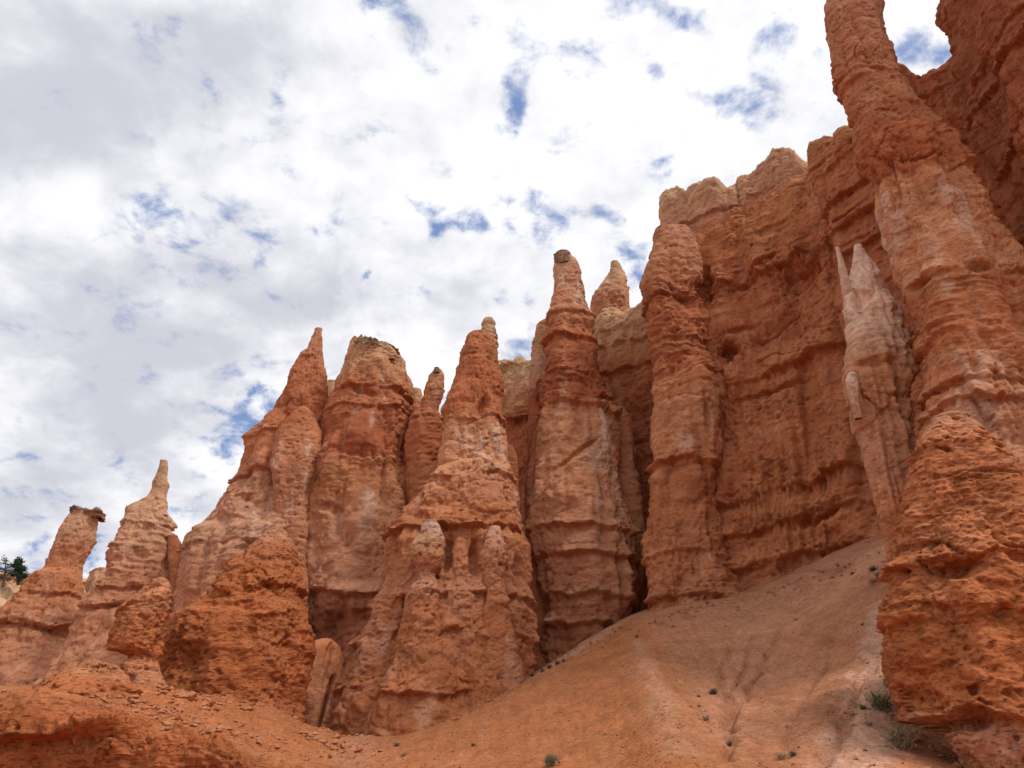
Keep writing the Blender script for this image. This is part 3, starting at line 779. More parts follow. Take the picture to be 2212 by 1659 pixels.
# flat-topped fin
h = column('rock_fin', 'broad flat-topped orange fin with a thin dark ragged cap layer', 'rock fin',
       [(764, 738), (756, 752), (748, 772), (738, 800), (730, 826), (722, 860), (702, 900), (690, 940), (680, 1000), (670, 1060), (658, 1150), (652, 1250), (660, 1300), (660, 1400), (664, 1500)],
       [(864, 768), (872, 790), (884, 815), (890, 845), (884, 870), (896, 900), (884, 930), (884, 1000), (892, 1060), (900, 1150), (900, 1300), (880, 1420), (860, 1500)],
       92, lean=.05, thick=.7, ex=2.5, bands=[(735, mixc(CREAM, OR, .4)), (785, mixc(OR, CREAM, .4)), (830, mixc(OR, RED, .3)), (900, mixc(RED, OR, .3)), (985, RED), (1000, mixc(OR, CREAM, .1)), (1060, mixc(OR, CREAM, .15)), (1150, mixc(OR, PINK, .5)), (1260, mixc(PINK, OR, .3)), (1300, mixc(PINK, OR, .4)), (1330, BROWN), (1420, mixc(BROWN, RED, .4))],  # brown lowest bands paint the shade of the hollow under the ledge
       ledges=[(835, .7, 1.6), (880, .8, 1.5), (990, -.5, .8), (1285, 1.2, 1.6), (1350, -1.8, -2.3)], st=style(bulge=1.2, bed3=.2, flute=.5), streak=.5,
       splits=[(870, 'crown'), (995, 'upper_band'), (1285, 'face'), (None, 'hollow')], seed=41, dents=[(735, 1348, 70, 48, -1.6), (790, 850, 36, 9, -.7, -15), (720, 1105, 34, 11, -.7, -10), (880, 870, 16, 22, -.8), (830, 1040, 8, 70, -.5)], dome=.0, patch=[(795, 1120, (1.0, 9, 3.2), WHITE, .42), (730, 1140, (.6, 9, 2.0), WHITE, .2)])
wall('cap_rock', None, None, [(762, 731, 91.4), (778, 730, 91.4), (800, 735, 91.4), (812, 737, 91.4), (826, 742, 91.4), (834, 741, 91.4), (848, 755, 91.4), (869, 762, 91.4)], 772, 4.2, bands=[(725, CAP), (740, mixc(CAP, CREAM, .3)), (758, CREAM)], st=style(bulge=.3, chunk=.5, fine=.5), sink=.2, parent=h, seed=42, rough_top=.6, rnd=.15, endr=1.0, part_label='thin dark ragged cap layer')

# thin finger right of it
h = column('hoodoo', 'slim tilted finger of red rock between the flat-topped fin and tasselled hoodoo', 'hoodoo',
       [(938, 797), (926, 815), (918, 840), (910, 866), (905, 885), (893, 905), (884, 930), (880, 1000), (884, 1100), (900, 1250)],
       [(952, 797), (961, 815), (959, 850), (950, 875), (948, 890), (956, 910), (966, 930), (966, 1000), (960, 1100), (950, 1250)],
       91, lean=.03, bands=[(790, mixc(OR, CREAM, .3)), (850, mixc(OR, RED, .5)), (980, RED), (1010, OR), (1200, OR)], ledges=[(902, .6, .8), (990, .4, .6)], st=style(flute=.6, bed3=.2), splits=[(895, 'finger'), (None, 'shaft')], seed=45, dome=.5)
column('cap_rock', None, None, [(938, 794), (937, 800)], [(949, 795), (950, 801)], 91, bands=[(790, CAP)], parent=h, sink=.3, seed=46, dome=.4, flare=0)
column('rock_outcrop', 'small pale stub in the notch right of the red finger', 'rock outcrop', [(954, 872), (948, 890), (944, 960), (940, 1100)], [(985, 872), (990, 900), (990, 960), (990, 1100)], 97, bands=[(870, mixc(OR, CREAM, .3)), (950, OR)], seed=47, default='stub')
column('rock_outcrop', 'low pale crest just right of the flat-topped fin', 'rock outcrop', [(884, 838), (880, 860), (876, 960), (870, 1100)], [(910, 842), (914, 870), (930, 960), (940, 1100)], 96, bands=[(840, CREAM), (880, OR)], seed=48, default='crest')

# orange mound in front of the horned fin
MND = style(bulge=1.0, mid=.55, bed1=.3, bed2=.2, bed3=.08, flute=.15, fine=.34, pits=.35, chunk=.15, crack=.1)
h = column('rock_mound', 'bright orange crumbly cone with an undercut foot below the horned fin', 'rock mound',
       [(588, 1138), (566, 1158), (536, 1186), (505, 1216), (482, 1250), (456, 1285), (430, 1312), (404, 1322), (372, 1318), (345, 1340), (332, 1400), (322, 1450), (308, 1490), (296, 1530), (290, 1570)],
       [(602, 1138), (622, 1160), (640, 1190), (652, 1225), (658, 1260), (656, 1285), (668, 1330), (674, 1370), (670, 1410), (658, 1450), (646, 1490), (644, 1520), (648, 1570)],
       61, lean=.22, thick=.75, ex=2.1, bands=[(1130, mixc(OR, PINK, .5)), (1170, mixc(OR, DEEP, .4)), (1240, DEEP), (1490, DEEP), (1530, mixc(OR, DEEP, .5)), (1570, mixc(PINK, OR, .6))],
       ledges=[(1262, .45, 1.0), (1400, .3, 2.2)], st=MND, streak=.05, splits=[(1262, 'peak'), (1475, 'slope'), (None, 'foot')], mat=M_MOUND, seed=51, dents=[(610, 1400, 22, 34, -.5), (420, 1430, 34, 30, -.5), (540, 1330, 14, 90, -.3, 20)], dome=.5)
# block with an overhanging lip
h = column('rock_outcrop', 'crumbly orange block with a shadowed overhanging lip left of the orange cone', 'rock outcrop',
       [(300, 1285), (272, 1300), (258, 1320), (246, 1350), (234, 1385), (232, 1402), (262, 1416), (285, 1425), (250, 1440), (235, 1480), (230, 1520)],
       [(366, 1245), (374, 1275), (372, 1310), (362, 1350), (352, 1385), (346, 1410), (338, 1425), (350, 1445), (370, 1480), (390, 1520)],
       55, lean=.12, thick=.8, bands=[(1240, mixc(OR, CREAM, .25)), (1330, mixc(OR, DEEP, .5)), (1410, DEEP), (1425, OR), (1500, mixc(PINK, OR, .5))], ledges=[(1412, 1.0, .8)], st=MND, streak=.1, splits=[(1412, 'block'), (None, 'pedestal')], mat=M_MOUND, seed=55, dome=.5)

# foreground ledge, bottom left
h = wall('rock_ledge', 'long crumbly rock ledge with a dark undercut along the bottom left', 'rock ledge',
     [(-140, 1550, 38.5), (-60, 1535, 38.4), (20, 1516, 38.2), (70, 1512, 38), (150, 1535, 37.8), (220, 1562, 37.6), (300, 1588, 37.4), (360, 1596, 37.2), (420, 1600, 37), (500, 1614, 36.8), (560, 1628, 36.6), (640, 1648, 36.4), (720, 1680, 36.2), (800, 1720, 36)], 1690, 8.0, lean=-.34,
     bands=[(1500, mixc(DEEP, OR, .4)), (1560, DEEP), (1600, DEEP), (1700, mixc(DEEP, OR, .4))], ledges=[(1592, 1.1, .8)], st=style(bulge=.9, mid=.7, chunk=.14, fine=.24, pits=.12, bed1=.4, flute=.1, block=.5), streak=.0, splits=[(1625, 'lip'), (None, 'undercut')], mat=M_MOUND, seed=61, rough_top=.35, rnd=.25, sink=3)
column('rock_mound', 'low crumbly knoll of orange rubble behind the long bottom-left ledge', 'rock mound',
       [(185, 1428), (150, 1452), (120, 1472), (90, 1490), (60, 1505), (30, 1540), (10, 1580)], [(238, 1428), (262, 1452), (280, 1478), (300, 1500), (340, 1540), (380, 1580)], 42.5, lean=.5, thick=.9, ex=2.0,
       bands=[(1425, mixc(DEEP, CREAM, .25)), (1450, DEEP), (1560, mixc(DEEP, BROWN, .3))], ledges=[(1470, .35, .6)], st=style(bulge=.8, chunk=.35, fine=.35, bed1=.3), streak=.05, splits=[(1475, 'crest'), (None, 'slope')], mat=M_MOUND, seed=65, sink=2)

# twin lobes at foot of flat-topped fin
column('rock_mound', 'pair of smooth orange lobes split by a dark crack, left of the tasselled hoodoo', 'rock mound',
       [(684, 1378), (662, 1402), (650, 1440), (644, 1500), (636, 1560), (630, 1620)], [(726, 1380), (742, 1404), (750, 1450), (752, 1510), (748, 1560), (748, 1620)], 70, lean=.22, thick=.9, ex=2.0, bands=[(1375, mixc(OR, DEEP, .3)), (1500, mixc(OR, PINK, .3)), (1620, OR)],
       st=style(bulge=1.0, mid=.6, bed1=.15, bed2=.1, fine=.15, block=.1), streak=.1, splits=[(1470, 'crown'), (None, 'base')], seed=66, dome=.9, dents=[(699, 1530, 7, 60, -1.3, -10), (708, 1420, 9, 50, -.55, -6), (670, 1470, 12, 50, .3)])

# tasselled hoodoo (centre)
K = column('hoodoo', 'central tapering hoodoo draped with scalloped ledges and small pinnacles like tassels', 'hoodoo',
       [(1018, 716), (1006, 730), (992, 760), (985, 800), (982, 838), (972, 870), (960, 895), (954, 930), (950, 975), (944, 1010), (932, 1038), (908, 1066), (888, 1100), (868, 1140), (852, 1175), (846, 1210), (836, 1245), (824, 1275), (812, 1296), (800, 1330), (784, 1366), (762, 1400), (742, 1440), (722, 1490), (706, 1540), (698, 1590), (690, 1650)],
       [(1052, 715), (1064, 735), (1074, 760), (1082, 800), (1086, 840), (1086, 900), (1086, 960), (1092, 1010), (1104, 1060), (1118, 1105), (1130, 1145), (1142, 1185), (1144, 1230), (1143, 1280), (1146, 1330), (1140, 1400), (1136, 1460), (1136, 1530), (1140, 1600)],
       72, lean=.10, thick=.8, ex=2.1, bands=[(715, mixc(OR, RED, .3)), (800, mixc(RED, OR, .4)), (868, mixc(OR, RED, .4)), (885, mixc(OR, PALE, .4)), (960, mixc(OR, PALE, .85)), (1030, mixc(OR, PALE, .5)), (1110, mixc(OR, DEEP, .2)), (1280, mixc(OR, PINK, .3)), (1400, OR), (1500, mixc(OR, DEEP, .4)), (1600, mixc(OR, DEEP, .3))],
       ledges=[(878, .4, 1.0), (1005, .6, 1.5), (1130, 1.3, 1.4), (1290, 1.0, 1.2), (1375, .8, 1.2), (1490, .5, 1.5)], st=style(bulge=1.1, mid=.6, flute=.55), streak=.5,
       splits=[(875, 'peak'), (1130, 'shaft'), (1300, 'tassel_tier'), (None, 'skirt')], seed=71, dents=[(1040, 850, 16, 34, -1.0, -20), (965, 1195, 14, 48, -1.2), (1025, 1205, 16, 52, -1.4), (1115, 1235, 12, 44, -.9), (1000, 960, 30, 16, -.4), (850, 1330, 14, 60, -.6)], dome=.7, patch=[(1010, 930, (1.6, 9, 1.6), WHITE, .35), (1074, 930, (.5, 9, 2.4), WHITE, .6)])
PIN = style(rib=.4, bulge=1.0, mid=1.2, bed1=.5, bed2=.3, flute=.3, fine=.45, pits=.6)
column('pinnacle', None, None, [(912, 1122), (905, 1150), (890, 1180), (892, 1215), (904, 1245), (898, 1262), (884, 1275), (886, 1300), (880, 1340)], [(940, 1122), (950, 1150), (958, 1190), (956, 1225), (936, 1240), (944, 1262), (948, 1280), (944, 1310), (950, 1340)], 66.9, lean=.2, thick=.9,
       bands=[(1120, mixc(CAP, OR, .5)), (1134, mixc(WHITE, PINK, .4)), (1160, mixc(CREAM, OR, .45)), (1200, OR), (1250, mixc(OR, PINK, .6)), (1272, mixc(PINK, OR, .5)), (1290, OR)], ledges=[(1272, .5, .5)], st=PIN, parent=K, seed=72, sink=10, dome=.5, part_label='pale-topped pinnacle')
column('pinnacle', None, None, [(984, 1160), (976, 1190), (974, 1230), (978, 1262), (962, 1285)], [(1004, 1160), (1012, 1190), (1010, 1230), (1008, 1262), (1030, 1285)], 68.3, lean=.2, thick=.9, bands=[(1150, OR), (1290, mixc(OR, PINK, .4))], st=PIN, parent=K, seed=73, sink=10, dome=.5)
column('pinnacle', None, None, [(1062, 1135), (1048, 1165), (1034, 1205), (1040, 1240), (1048, 1262), (1044, 1310)], [(1078, 1135), (1088, 1160), (1096, 1200), (1090, 1240), (1092, 1280), (1096, 1310)], 68.0, lean=.2, thick=.9, bands=[(1130, mixc(OR, WHITE, .4)), (1200, mixc(OR, PINK, .4)), (1300, OR)], st=PIN, parent=K, seed=74, sink=10, dome=.6)
column('buttress', None, None, [(884, 1275), (874, 1312), (868, 1340), (858, 1370), (838, 1420), (815, 1470), (790, 1530), (770, 1600)], [(944, 1275), (944, 1312), (948, 1340), (962, 1375), (985, 1430), (1010, 1500), (1030, 1560), (1040, 1600)], 66.3, lean=.14, thick=.8, ex=2.0,
       bands=[(1270, OR), (1340, mixc(OR, DEEP, .3)), (1400, mixc(OR, SAND, .6)), (1500, mixc(OR, DEEP, .4))], ledges=[(1335, .4, .8), (1500, .8, 1.4)], st=style(bulge=.6, fine=.25, bed1=.3, bed2=.2), parent=K, seed=75, sink=4, dome=.3)
column('buttress', None, None, [(960, 1288), (958, 1310), (962, 1345), (965, 1380), (970, 1440), (960, 1560)], [(1030, 1288), (1038, 1310), (1052, 1345), (1070, 1380), (1090, 1450), (1110, 1560)], 67.5, lean=.15, thick=.8, ex=2.1, bands=[(1280, mixc(OR, PINK, .4)), (1350, OR), (1500, mixc(OR, DEEP, .4))], ledges=[(1300, .5, .5), (1380, .7, .9)], st=style(bulge=.6), parent=K, seed=76, sink=4, dome=.3)
column('buttress', None, None, [(1046, 1300), (1050, 1330), (1056, 1380), (1060, 1440)], [(1098, 1295), (1106, 1340), (1120, 1390), (1134, 1450)], 67.8, lean=.15, thick=.8, bands=[(1290, OR), (1450, mixc(OR, PINK, .3))], ledges=[(1310, .5, .5), (1400, .6, .9)], st=style(bulge=.6), parent=K, seed=77, sink=4, dome=.3)
column('buttress', None, None, [(832, 1280), (812, 1310), (790, 1370), (766, 1420), (740, 1500), (715, 1600)], [(876, 1275), (880, 1310), (878, 1370), (862, 1420), (830, 1500), (820, 1600)], 68.3, lean=.15, thick=.8, bands=[(1280, OR), (1400, mixc(OR, PINK, .4)), (1600, OR)], ledges=[(1290, .7, .8), (1370, .5, 1.0)], st=style(bulge=.6), parent=K, seed=78, sink=4, dome=.3)

column('hoodoo', 'thin beige spike peeking over the right shoulder of the tasselled hoodoo', 'hoodoo',
       [(1046, 686), (1040, 702), (1038, 722), (1030, 760), (1030, 850)], [(1064, 686), (1069, 702), (1071, 722), (1075, 745), (1070, 765), (1080, 850)], 82, lean=.02, bands=[(685, mixc(CREAM, CAP, .35)), (720, mixc(CREAM, PINK, .4)), (800, OR)], st=style(bed2=.5, bed3=.25), splits=[(725, 'spike'), (None, 'shaft')], seed=79, dome=.5, sink=12)

# recess wall between centre hoodoo and layered pillar
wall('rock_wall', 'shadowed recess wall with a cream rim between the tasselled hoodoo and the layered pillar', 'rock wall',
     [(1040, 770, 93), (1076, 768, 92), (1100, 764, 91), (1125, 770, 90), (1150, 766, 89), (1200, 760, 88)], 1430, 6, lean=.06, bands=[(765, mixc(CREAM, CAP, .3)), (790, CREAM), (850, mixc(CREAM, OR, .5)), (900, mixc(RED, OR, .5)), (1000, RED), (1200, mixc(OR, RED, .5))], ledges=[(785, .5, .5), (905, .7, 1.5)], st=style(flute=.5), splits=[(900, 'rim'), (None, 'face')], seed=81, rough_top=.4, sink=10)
column('rock_pillar', 'short rounded pillar tucked in the dark cleft right of the tasselled hoodoo', 'rock pillar',
       [(1090, 960), (1086, 1000), (1086, 1100), (1090, 1250), (1100, 1400)], [(1104, 960), (1116, 985), (1120, 1050), (1126, 1120), (1134, 1250), (1140, 1400)], 79, bands=[(955, OR), (1000, mixc(OR, RED, .4)), (1300, OR)], st=style(flute=.5), seed=82, splits=[(1060, 'crown'), (None, 'shaft')], dome=.7)
column('rock_pillar', 'narrow knuckled pillar hugging the left side of the layered pillar', 'rock pillar',
       [(1152, 930), (1144, 1000), (1134, 1040), (1132, 1120), (1140, 1250), (1150, 1400)], [(1172, 930), (1176, 1000), (1176, 1100), (1180, 1250), (1190, 1400)], 80.5, bands=[(930, RED), (1100, mixc(OR, RED, .5)), (1300, OR)], ledges=[(1010, .5, .6)], st=style(flute=.4), seed=83, splits=[(1020, 'crown'), (None, 'shaft')], dome=.6)

# layered pillar
M_ = column('hoodoo', 'tall layered pillar with dark red collar and squared spire topped by a dark knob', 'hoodoo',
       [(1198, 560), (1194, 585), (1196, 610), (1190, 640), (1186, 668), (1180, 688), (1180, 720), (1178, 745), (1176, 790), (1168, 850), (1172, 880), (1164, 930), (1158, 990), (1152, 1060), (1142, 1100), (1138, 1150), (1146, 1200), (1158, 1240), (1160, 1300), (1166, 1350), (1176, 1390), (1186, 1440), (1190, 1500)],
       [(1242, 560), (1250, 580), (1252, 605), (1258, 630), (1264, 662), (1276, 678), (1286, 700), (1284, 722), (1290, 760), (1296, 800), (1304, 850), (1318, 872), (1326, 905), (1334, 960), (1342, 1040), (1350, 1080), (1362, 1130), (1376, 1180), (1386, 1230), (1386, 1270), (1374, 1320), (1340, 1370), (1290, 1420), (1280, 1500)],
       80, lean=.05, thick=.8, ex=2.5, bands=[(545, mixc(CREAM, PINK, .5)), (600, mixc(PINK, OR, .3)), (665, mixc(OR, PINK, .4)), (690, OR), (725, mixc(RED, OR, .5)), (800, RED), (852, RED), (868, mixc(OR, PALE, .4)), (960, mixc(OR, PALE, .8)), (1080, mixc(OR, PALE, .6)), (1170, mixc(OR, PINK, .5)), (1300, mixc(PINK, OR, .5)), (1440, mixc(PINK, OR, .5))],
       ledges=[(668, .5, .5), (722, .6, 1.2), (800, .35, .5), (826, .35, .5), (866, -1.0, .3), (872, .9, 2.5), (1145, 1.0, 1.0), (1205, 1.0, .9), (1290, .5, 1.0), (1350, 1.0, .7)], st=style(bulge=.8, bed3=.12, flute=.45), streak=.6,
       splits=[(672, 'spire'), (866, 'collar'), (1145, 'shaft'), (None, 'foot')], seed=91, dents=[(1245, 985, 75, 5, -.6, 38), (1166, 1330, 18, 60, -.8), (1340, 1230, 12, 80, -.7), (1230, 1300, 60, 8, -.4), (1250, 910, 8, 60, -.4)], dome=.1, patch=[(1305, 950, (.7, 9, 3.6), WHITE, .75), (1290, 1000, (1.6, 9, 1.6), WHITE, .45), (1195, 985, (.5, 9, 1.2), WHITE, .35)])
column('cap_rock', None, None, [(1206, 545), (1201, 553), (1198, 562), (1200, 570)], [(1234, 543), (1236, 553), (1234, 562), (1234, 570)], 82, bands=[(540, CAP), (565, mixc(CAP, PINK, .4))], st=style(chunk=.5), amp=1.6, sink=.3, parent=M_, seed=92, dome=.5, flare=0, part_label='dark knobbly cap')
column('buttress', None, None, [(1176, 690), (1160, 705), (1154, 735), (1150, 780), (1146, 840), (1142, 900), (1140, 960), (1140, 1100)], [(1196, 690), (1210, 740), (1215, 900), (1215, 1100)], 84, bands=[(688, mixc(OR, CREAM, .5)), (790, mixc(CREAM, PINK, .5)), (830, mixc(OR, PINK, .4)), (850, RED), (1000, mixc(RED, OR, .4))], ledges=[(840, .5, .7)], parent=M_, seed=93, dome=.7, part_label='pale left shoulder')
column('buttress', None, None, [(1316, 880), (1314, 930), (1318, 1000), (1330, 1100), (1340, 1250)], [(1346, 878), (1360, 900), (1368, 940), (1372, 990), (1370, 1010), (1384, 1060), (1392, 1120), (1396, 1180), (1392, 1250), (1380, 1320)], 82, bands=[(875, OR), (1000, mixc(OR, WHITE, .15)), (1250, OR)], ledges=[(1005, .5, .8)], st=style(flute=.4), streak=.6, parent=M_, seed=94, dome=.7)

# recess with cream rim, and its spire
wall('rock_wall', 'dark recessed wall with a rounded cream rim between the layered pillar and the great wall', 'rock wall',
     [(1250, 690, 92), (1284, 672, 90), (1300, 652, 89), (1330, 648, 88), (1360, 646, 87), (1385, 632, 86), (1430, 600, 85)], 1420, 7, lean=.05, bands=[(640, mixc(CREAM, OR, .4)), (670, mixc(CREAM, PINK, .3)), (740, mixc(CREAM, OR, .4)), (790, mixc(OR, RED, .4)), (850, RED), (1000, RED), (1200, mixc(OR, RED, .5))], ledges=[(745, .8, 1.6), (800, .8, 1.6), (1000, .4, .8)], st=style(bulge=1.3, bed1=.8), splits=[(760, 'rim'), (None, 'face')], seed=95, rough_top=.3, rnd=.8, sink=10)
column('hoodoo', 'stubby pointed pink and yellow spire on the cream rim beside the great wall', 'hoodoo',
       [(1320, 566), (1316, 585), (1306, 604), (1296, 622), (1284, 640), (1280, 658), (1286, 678), (1290, 720)], [(1334, 564), (1342, 580), (1350, 598), (1354, 620), (1357, 645), (1360, 720)], 92, lean=.02, thick=.8, bands=[(563, mixc(CREAM, CAP, .3)), (590, mixc(CREAM, PINK, .4)), (640, mixc(PINK, OR, .3)), (720, OR)], st=style(chunk=.2), splits=[(600, 'tip'), (None, 'body')], seed=96, dome=.5, sink=8)

# great wall
W_ = wall('rock_wall', 'great orange rock wall with pale lumpy rim blocks above the scree slope', 'rock wall',
     [(1400, 520, 80), (1440, 478, 78), (1480, 462, 76.5), (1530, 455, 75), (1580, 425, 73.5), (1630, 405, 72), (1680, 372, 70.5), (1712, 352, 69), (1760, 330, 67), (1860, 300, 64), (1960, 260, 60)], 1330, 14, lean=.12,
     bands=[(300, mixc(OR, CREAM, .2)), (480, mixc(OR, SAND, .5)), (560, mixc(OR, RED, .3)), (680, mixc(OR, RED, .55)), (760, mixc(OR, RED, .4)), (800, OR), (900, mixc(OR, RED, .15)), (1050, mixc(OR, DEEP, .25)), (1200, mixc(OR, DEEP, .2)), (1350, mixc(OR, PINK, .3))],
     ledges=[(600, .7, 1.5), (820, .8, 2.5), (1075, .9, 2.2), (1150, .9, 1.6), (1225, .8, 1.5)], st=style(bulge=1.2, mid=.5, bed1=.45, bed2=.22, bed3=.14, flute=.95, crack=.4, pits=.5), streak=.2, splits=[(640, 'upper_face'), (1060, 'middle_face'), (None, 'foot')], seed=101, dents=[(1530, 600, 26, 60, -1.4), (1572, 752, 32, 26, -1.6), (1745, 565, 44, 45, -1.3), (1680, 828, 85, 10, -.9), (1640, 565, 90, 10, -.8, 32), (1790, 1090, 80, 14, -.8, 18), (1705, 1215, 32, 26, -1.3), (1690, 700, 60, 60, -.5), (1840, 1150, 30, 40, -.7), (1600, 700, 60, 9, -.6, 8), (1620, 960, 40, 90, .6), (1760, 760, 50, 70, .6), (1790, 900, 30, 120, -.5)], rough_top=.5, sink=8)
wall('cap_rock', None, None, [(1414, 462, 80), (1424, 420, 79), (1440, 396, 78.4), (1456, 386, 77.8), (1476, 396, 77.2), (1500, 390, 76.4), (1520, 380, 75.8), (1545, 378, 75), (1562, 388, 74.4), (1580, 384, 74), (1604, 384, 73.4)], 500, 7, lean=.0, bands=[(375, mixc(CREAM, CAP, .15)), (425, mixc(CREAM, PINK, .4)), (465, PINK), (495, OR)], ledges=[(468, .6, .8)], st=style(bulge=.9, bed1=.2), parent=W_, seed=102, rough_top=1.3, rnd=.45, endr=1.6, sink=1.5, part_label='long pale rim block')
wall('cap_rock', None, None, [(1574, 392, 74.6), (1582, 366, 74.2), (1600, 358, 73.6), (1625, 352, 73), (1640, 334, 72.4), (1652, 322, 72), (1664, 308, 71.6), (1680, 304, 71.2), (1696, 308, 70.8), (1707, 330, 70.5), (1712, 352, 70.2)], 440, 6, lean=.0, bands=[(300, mixc(CREAM, PINK, .3)), (370, mixc(PINK, CREAM, .4)), (410, PINK), (435, OR)], ledges=[(405, .5, .8)], st=style(bulge=.9, bed1=.2), parent=W_, seed=103, rough_top=.7, rnd=.6, endr=1.6, sink=2.0, part_label='rounded pink rim block')
column('buttress', None, None, [(1432, 494), (1412, 505), (1402, 535), (1398, 562), (1384, 595), (1378, 625), (1392, 650), (1400, 690), (1406, 740), (1410, 800), (1408, 870), (1410, 940), (1412, 1000), (1406, 1040), (1404, 1070), (1396, 1130), (1388, 1180), (1392, 1230), (1394, 1290), (1402, 1330), (1410, 1380)],
       [(1480, 490), (1502, 512), (1510, 540), (1520, 580), (1522, 620), (1512, 642), (1530, 670), (1540, 710), (1552, 770), (1574, 800), (1580, 850), (1578, 930), (1574, 980), (1552, 1040), (1546, 1100), (1552, 1180), (1562, 1240), (1584, 1290), (1580, 1330), (1560, 1380)], 72.5, lean=.09, thick=.75, ex=2.5,
       bands=[(490, mixc(PINK, OR, .4)), (600, mixc(OR, PINK, .3)), (640, mixc(OR, RED, .5)), (790, mixc(RED, OR, .4)), (806, mixc(OR, PALE, .2)), (950, mixc(OR, PALE, .5)), (1040, mixc(OR, DEEP, .15)), (1350, mixc(OR, PINK, .2))], ledges=[(645, .8, 1.5), (735, .3, .5), (752, .3, .4), (800, .5, 2.0), (1000, .9, 1.2), (1200, .5, 1.5), (1295, .9, 1.0)], st=style(bulge=1.0, bed3=.15, flute=.5), streak=.4, parent=W_, seed=104, dents=[(1512, 640, 14, 16, -.9), (1470, 1010, 50, 9, -.5, 10), (1520, 900, 7, 70, -.6), (1440, 700, 40, 40, .4)], dome=.6, patch=[(1475, 960, (1.0, 9, 1.0), WHITE, .4)], part_label='rounded left corner buttress')
# ribbed corner right of the notch
P_ = wall('rock_wall', 'ribbed rock corner with horizontal ledges between the notch and the leaning tower', 'rock wall',
     [(1716, 310, 60), (1722, 296, 59.5), (1740, 290, 59), (1756, 290, 58.4), (1770, 282, 58), (1795, 276, 57), (1815, 272, 56), (1835, 264, 55), (1900, 250, 53), (1990, 240, 51)], 1230, 12, lean=.02,
     bands=[(260, mixc(OR, CREAM, .3)), (330, mixc(OR, SAND, .5)), (400, mixc(OR, RED, .5)), (520, mixc(RED, OR, .3)), (600, mixc(OR, RED, .5)), (800, mixc(OR, DEEP, .5)), (1100, mixc(OR, DEEP, .3))], ledges=[(345, .5, .7), (415, .9, 1.2), (470, .8, 1.0), (530, .5, 1.0)], st=style(bulge=.9, bed2=.35, flute=.5), streak=.1, splits=[(420, 'upper_face'), (None, 'lower_face')], seed=111, dents=[(1830, 420, 70, 7, -.7), (1800, 610, 40, 34, -.8), (1760, 345, 50, 6, -.5), (1850, 520, 14, 90, -.8)], rough_top=.6, endr=2.0, sink=8, rnd=.3)

# white fin at the foot of the tower
Q_ = column('rock_fin', 'whitish pink sharp fin with two pale prongs beside the leaning tower', 'rock fin',
       [(1846, 530), (1842, 560), (1836, 600), (1826, 640), (1828, 700), (1836, 775), (1828, 815), (1834, 850), (1850, 890), (1860, 940), (1874, 1000), (1888, 1060), (1900, 1110), (1916, 1170), (1920, 1260)],
       [(1858, 528), (1880, 562), (1902, 592), (1926, 640), (1944, 690), (1968, 730), (1996, 790), (1985, 812), (1970, 840), (1975, 880), (1978, 920), (1985, 1000), (2000, 1100), (2020, 1260)],
       45, lean=.04, thick=.6, ex=2.2, bands=[(525, (.68, .48, .37)), (620, (.64, .43, .32)), (720, (.57, .35, .24)), (765, mixc(PINK, CREAM, .3)), (785, mixc(OR, CREAM, .25)), (850, mixc(OR, CREAM, .25)), (920, mixc(PINK, OR, .3)), (1020, mixc(OR, PINK, .4)), (1080, OR)], ledges=[(775, .5, .8), (850, .4, .6), (1065, .2, .6)], st=style(bulge=1.2, mid=.7, bed1=.4, flute=.9, fine=.14, pits=.12, chunk=.03), streak=.3,
       splits=[(770, 'prong'), (None, 'body')], seed=121, dents=[(1880, 600, 12, 60, .3, 15), (1850, 640, 12, 60, -.4), (1900, 790, 50, 8, -.4), (1945, 860, 20, 40, -.6)], dome=.5)
column('prong', None, None, [(1804, 534), (1808, 560), (1814, 600), (1822, 660), (1826, 720), (1836, 780)], [(1813, 536), (1827, 575), (1842, 620), (1850, 680), (1856, 740), (1858, 780)], 45.8, lean=.04, thick=1.0, bands=[(530, (.66, .46, .35)), (640, mixc(PINK, WHITE, .4)), (760, PINK)], st=style(bulge=.3), parent=Q_, seed=122, dome=.6, sink=3)
column('boulder', None, None, [(1834, 806), (1825, 820), (1828, 842), (1838, 872)], [(1848, 804), (1856, 830), (1856, 872)], 44.2, bands=[(800, WHITE), (870, PINK)], parent=Q_, seed=123, dome=.8, sink=1.0, flare=0)

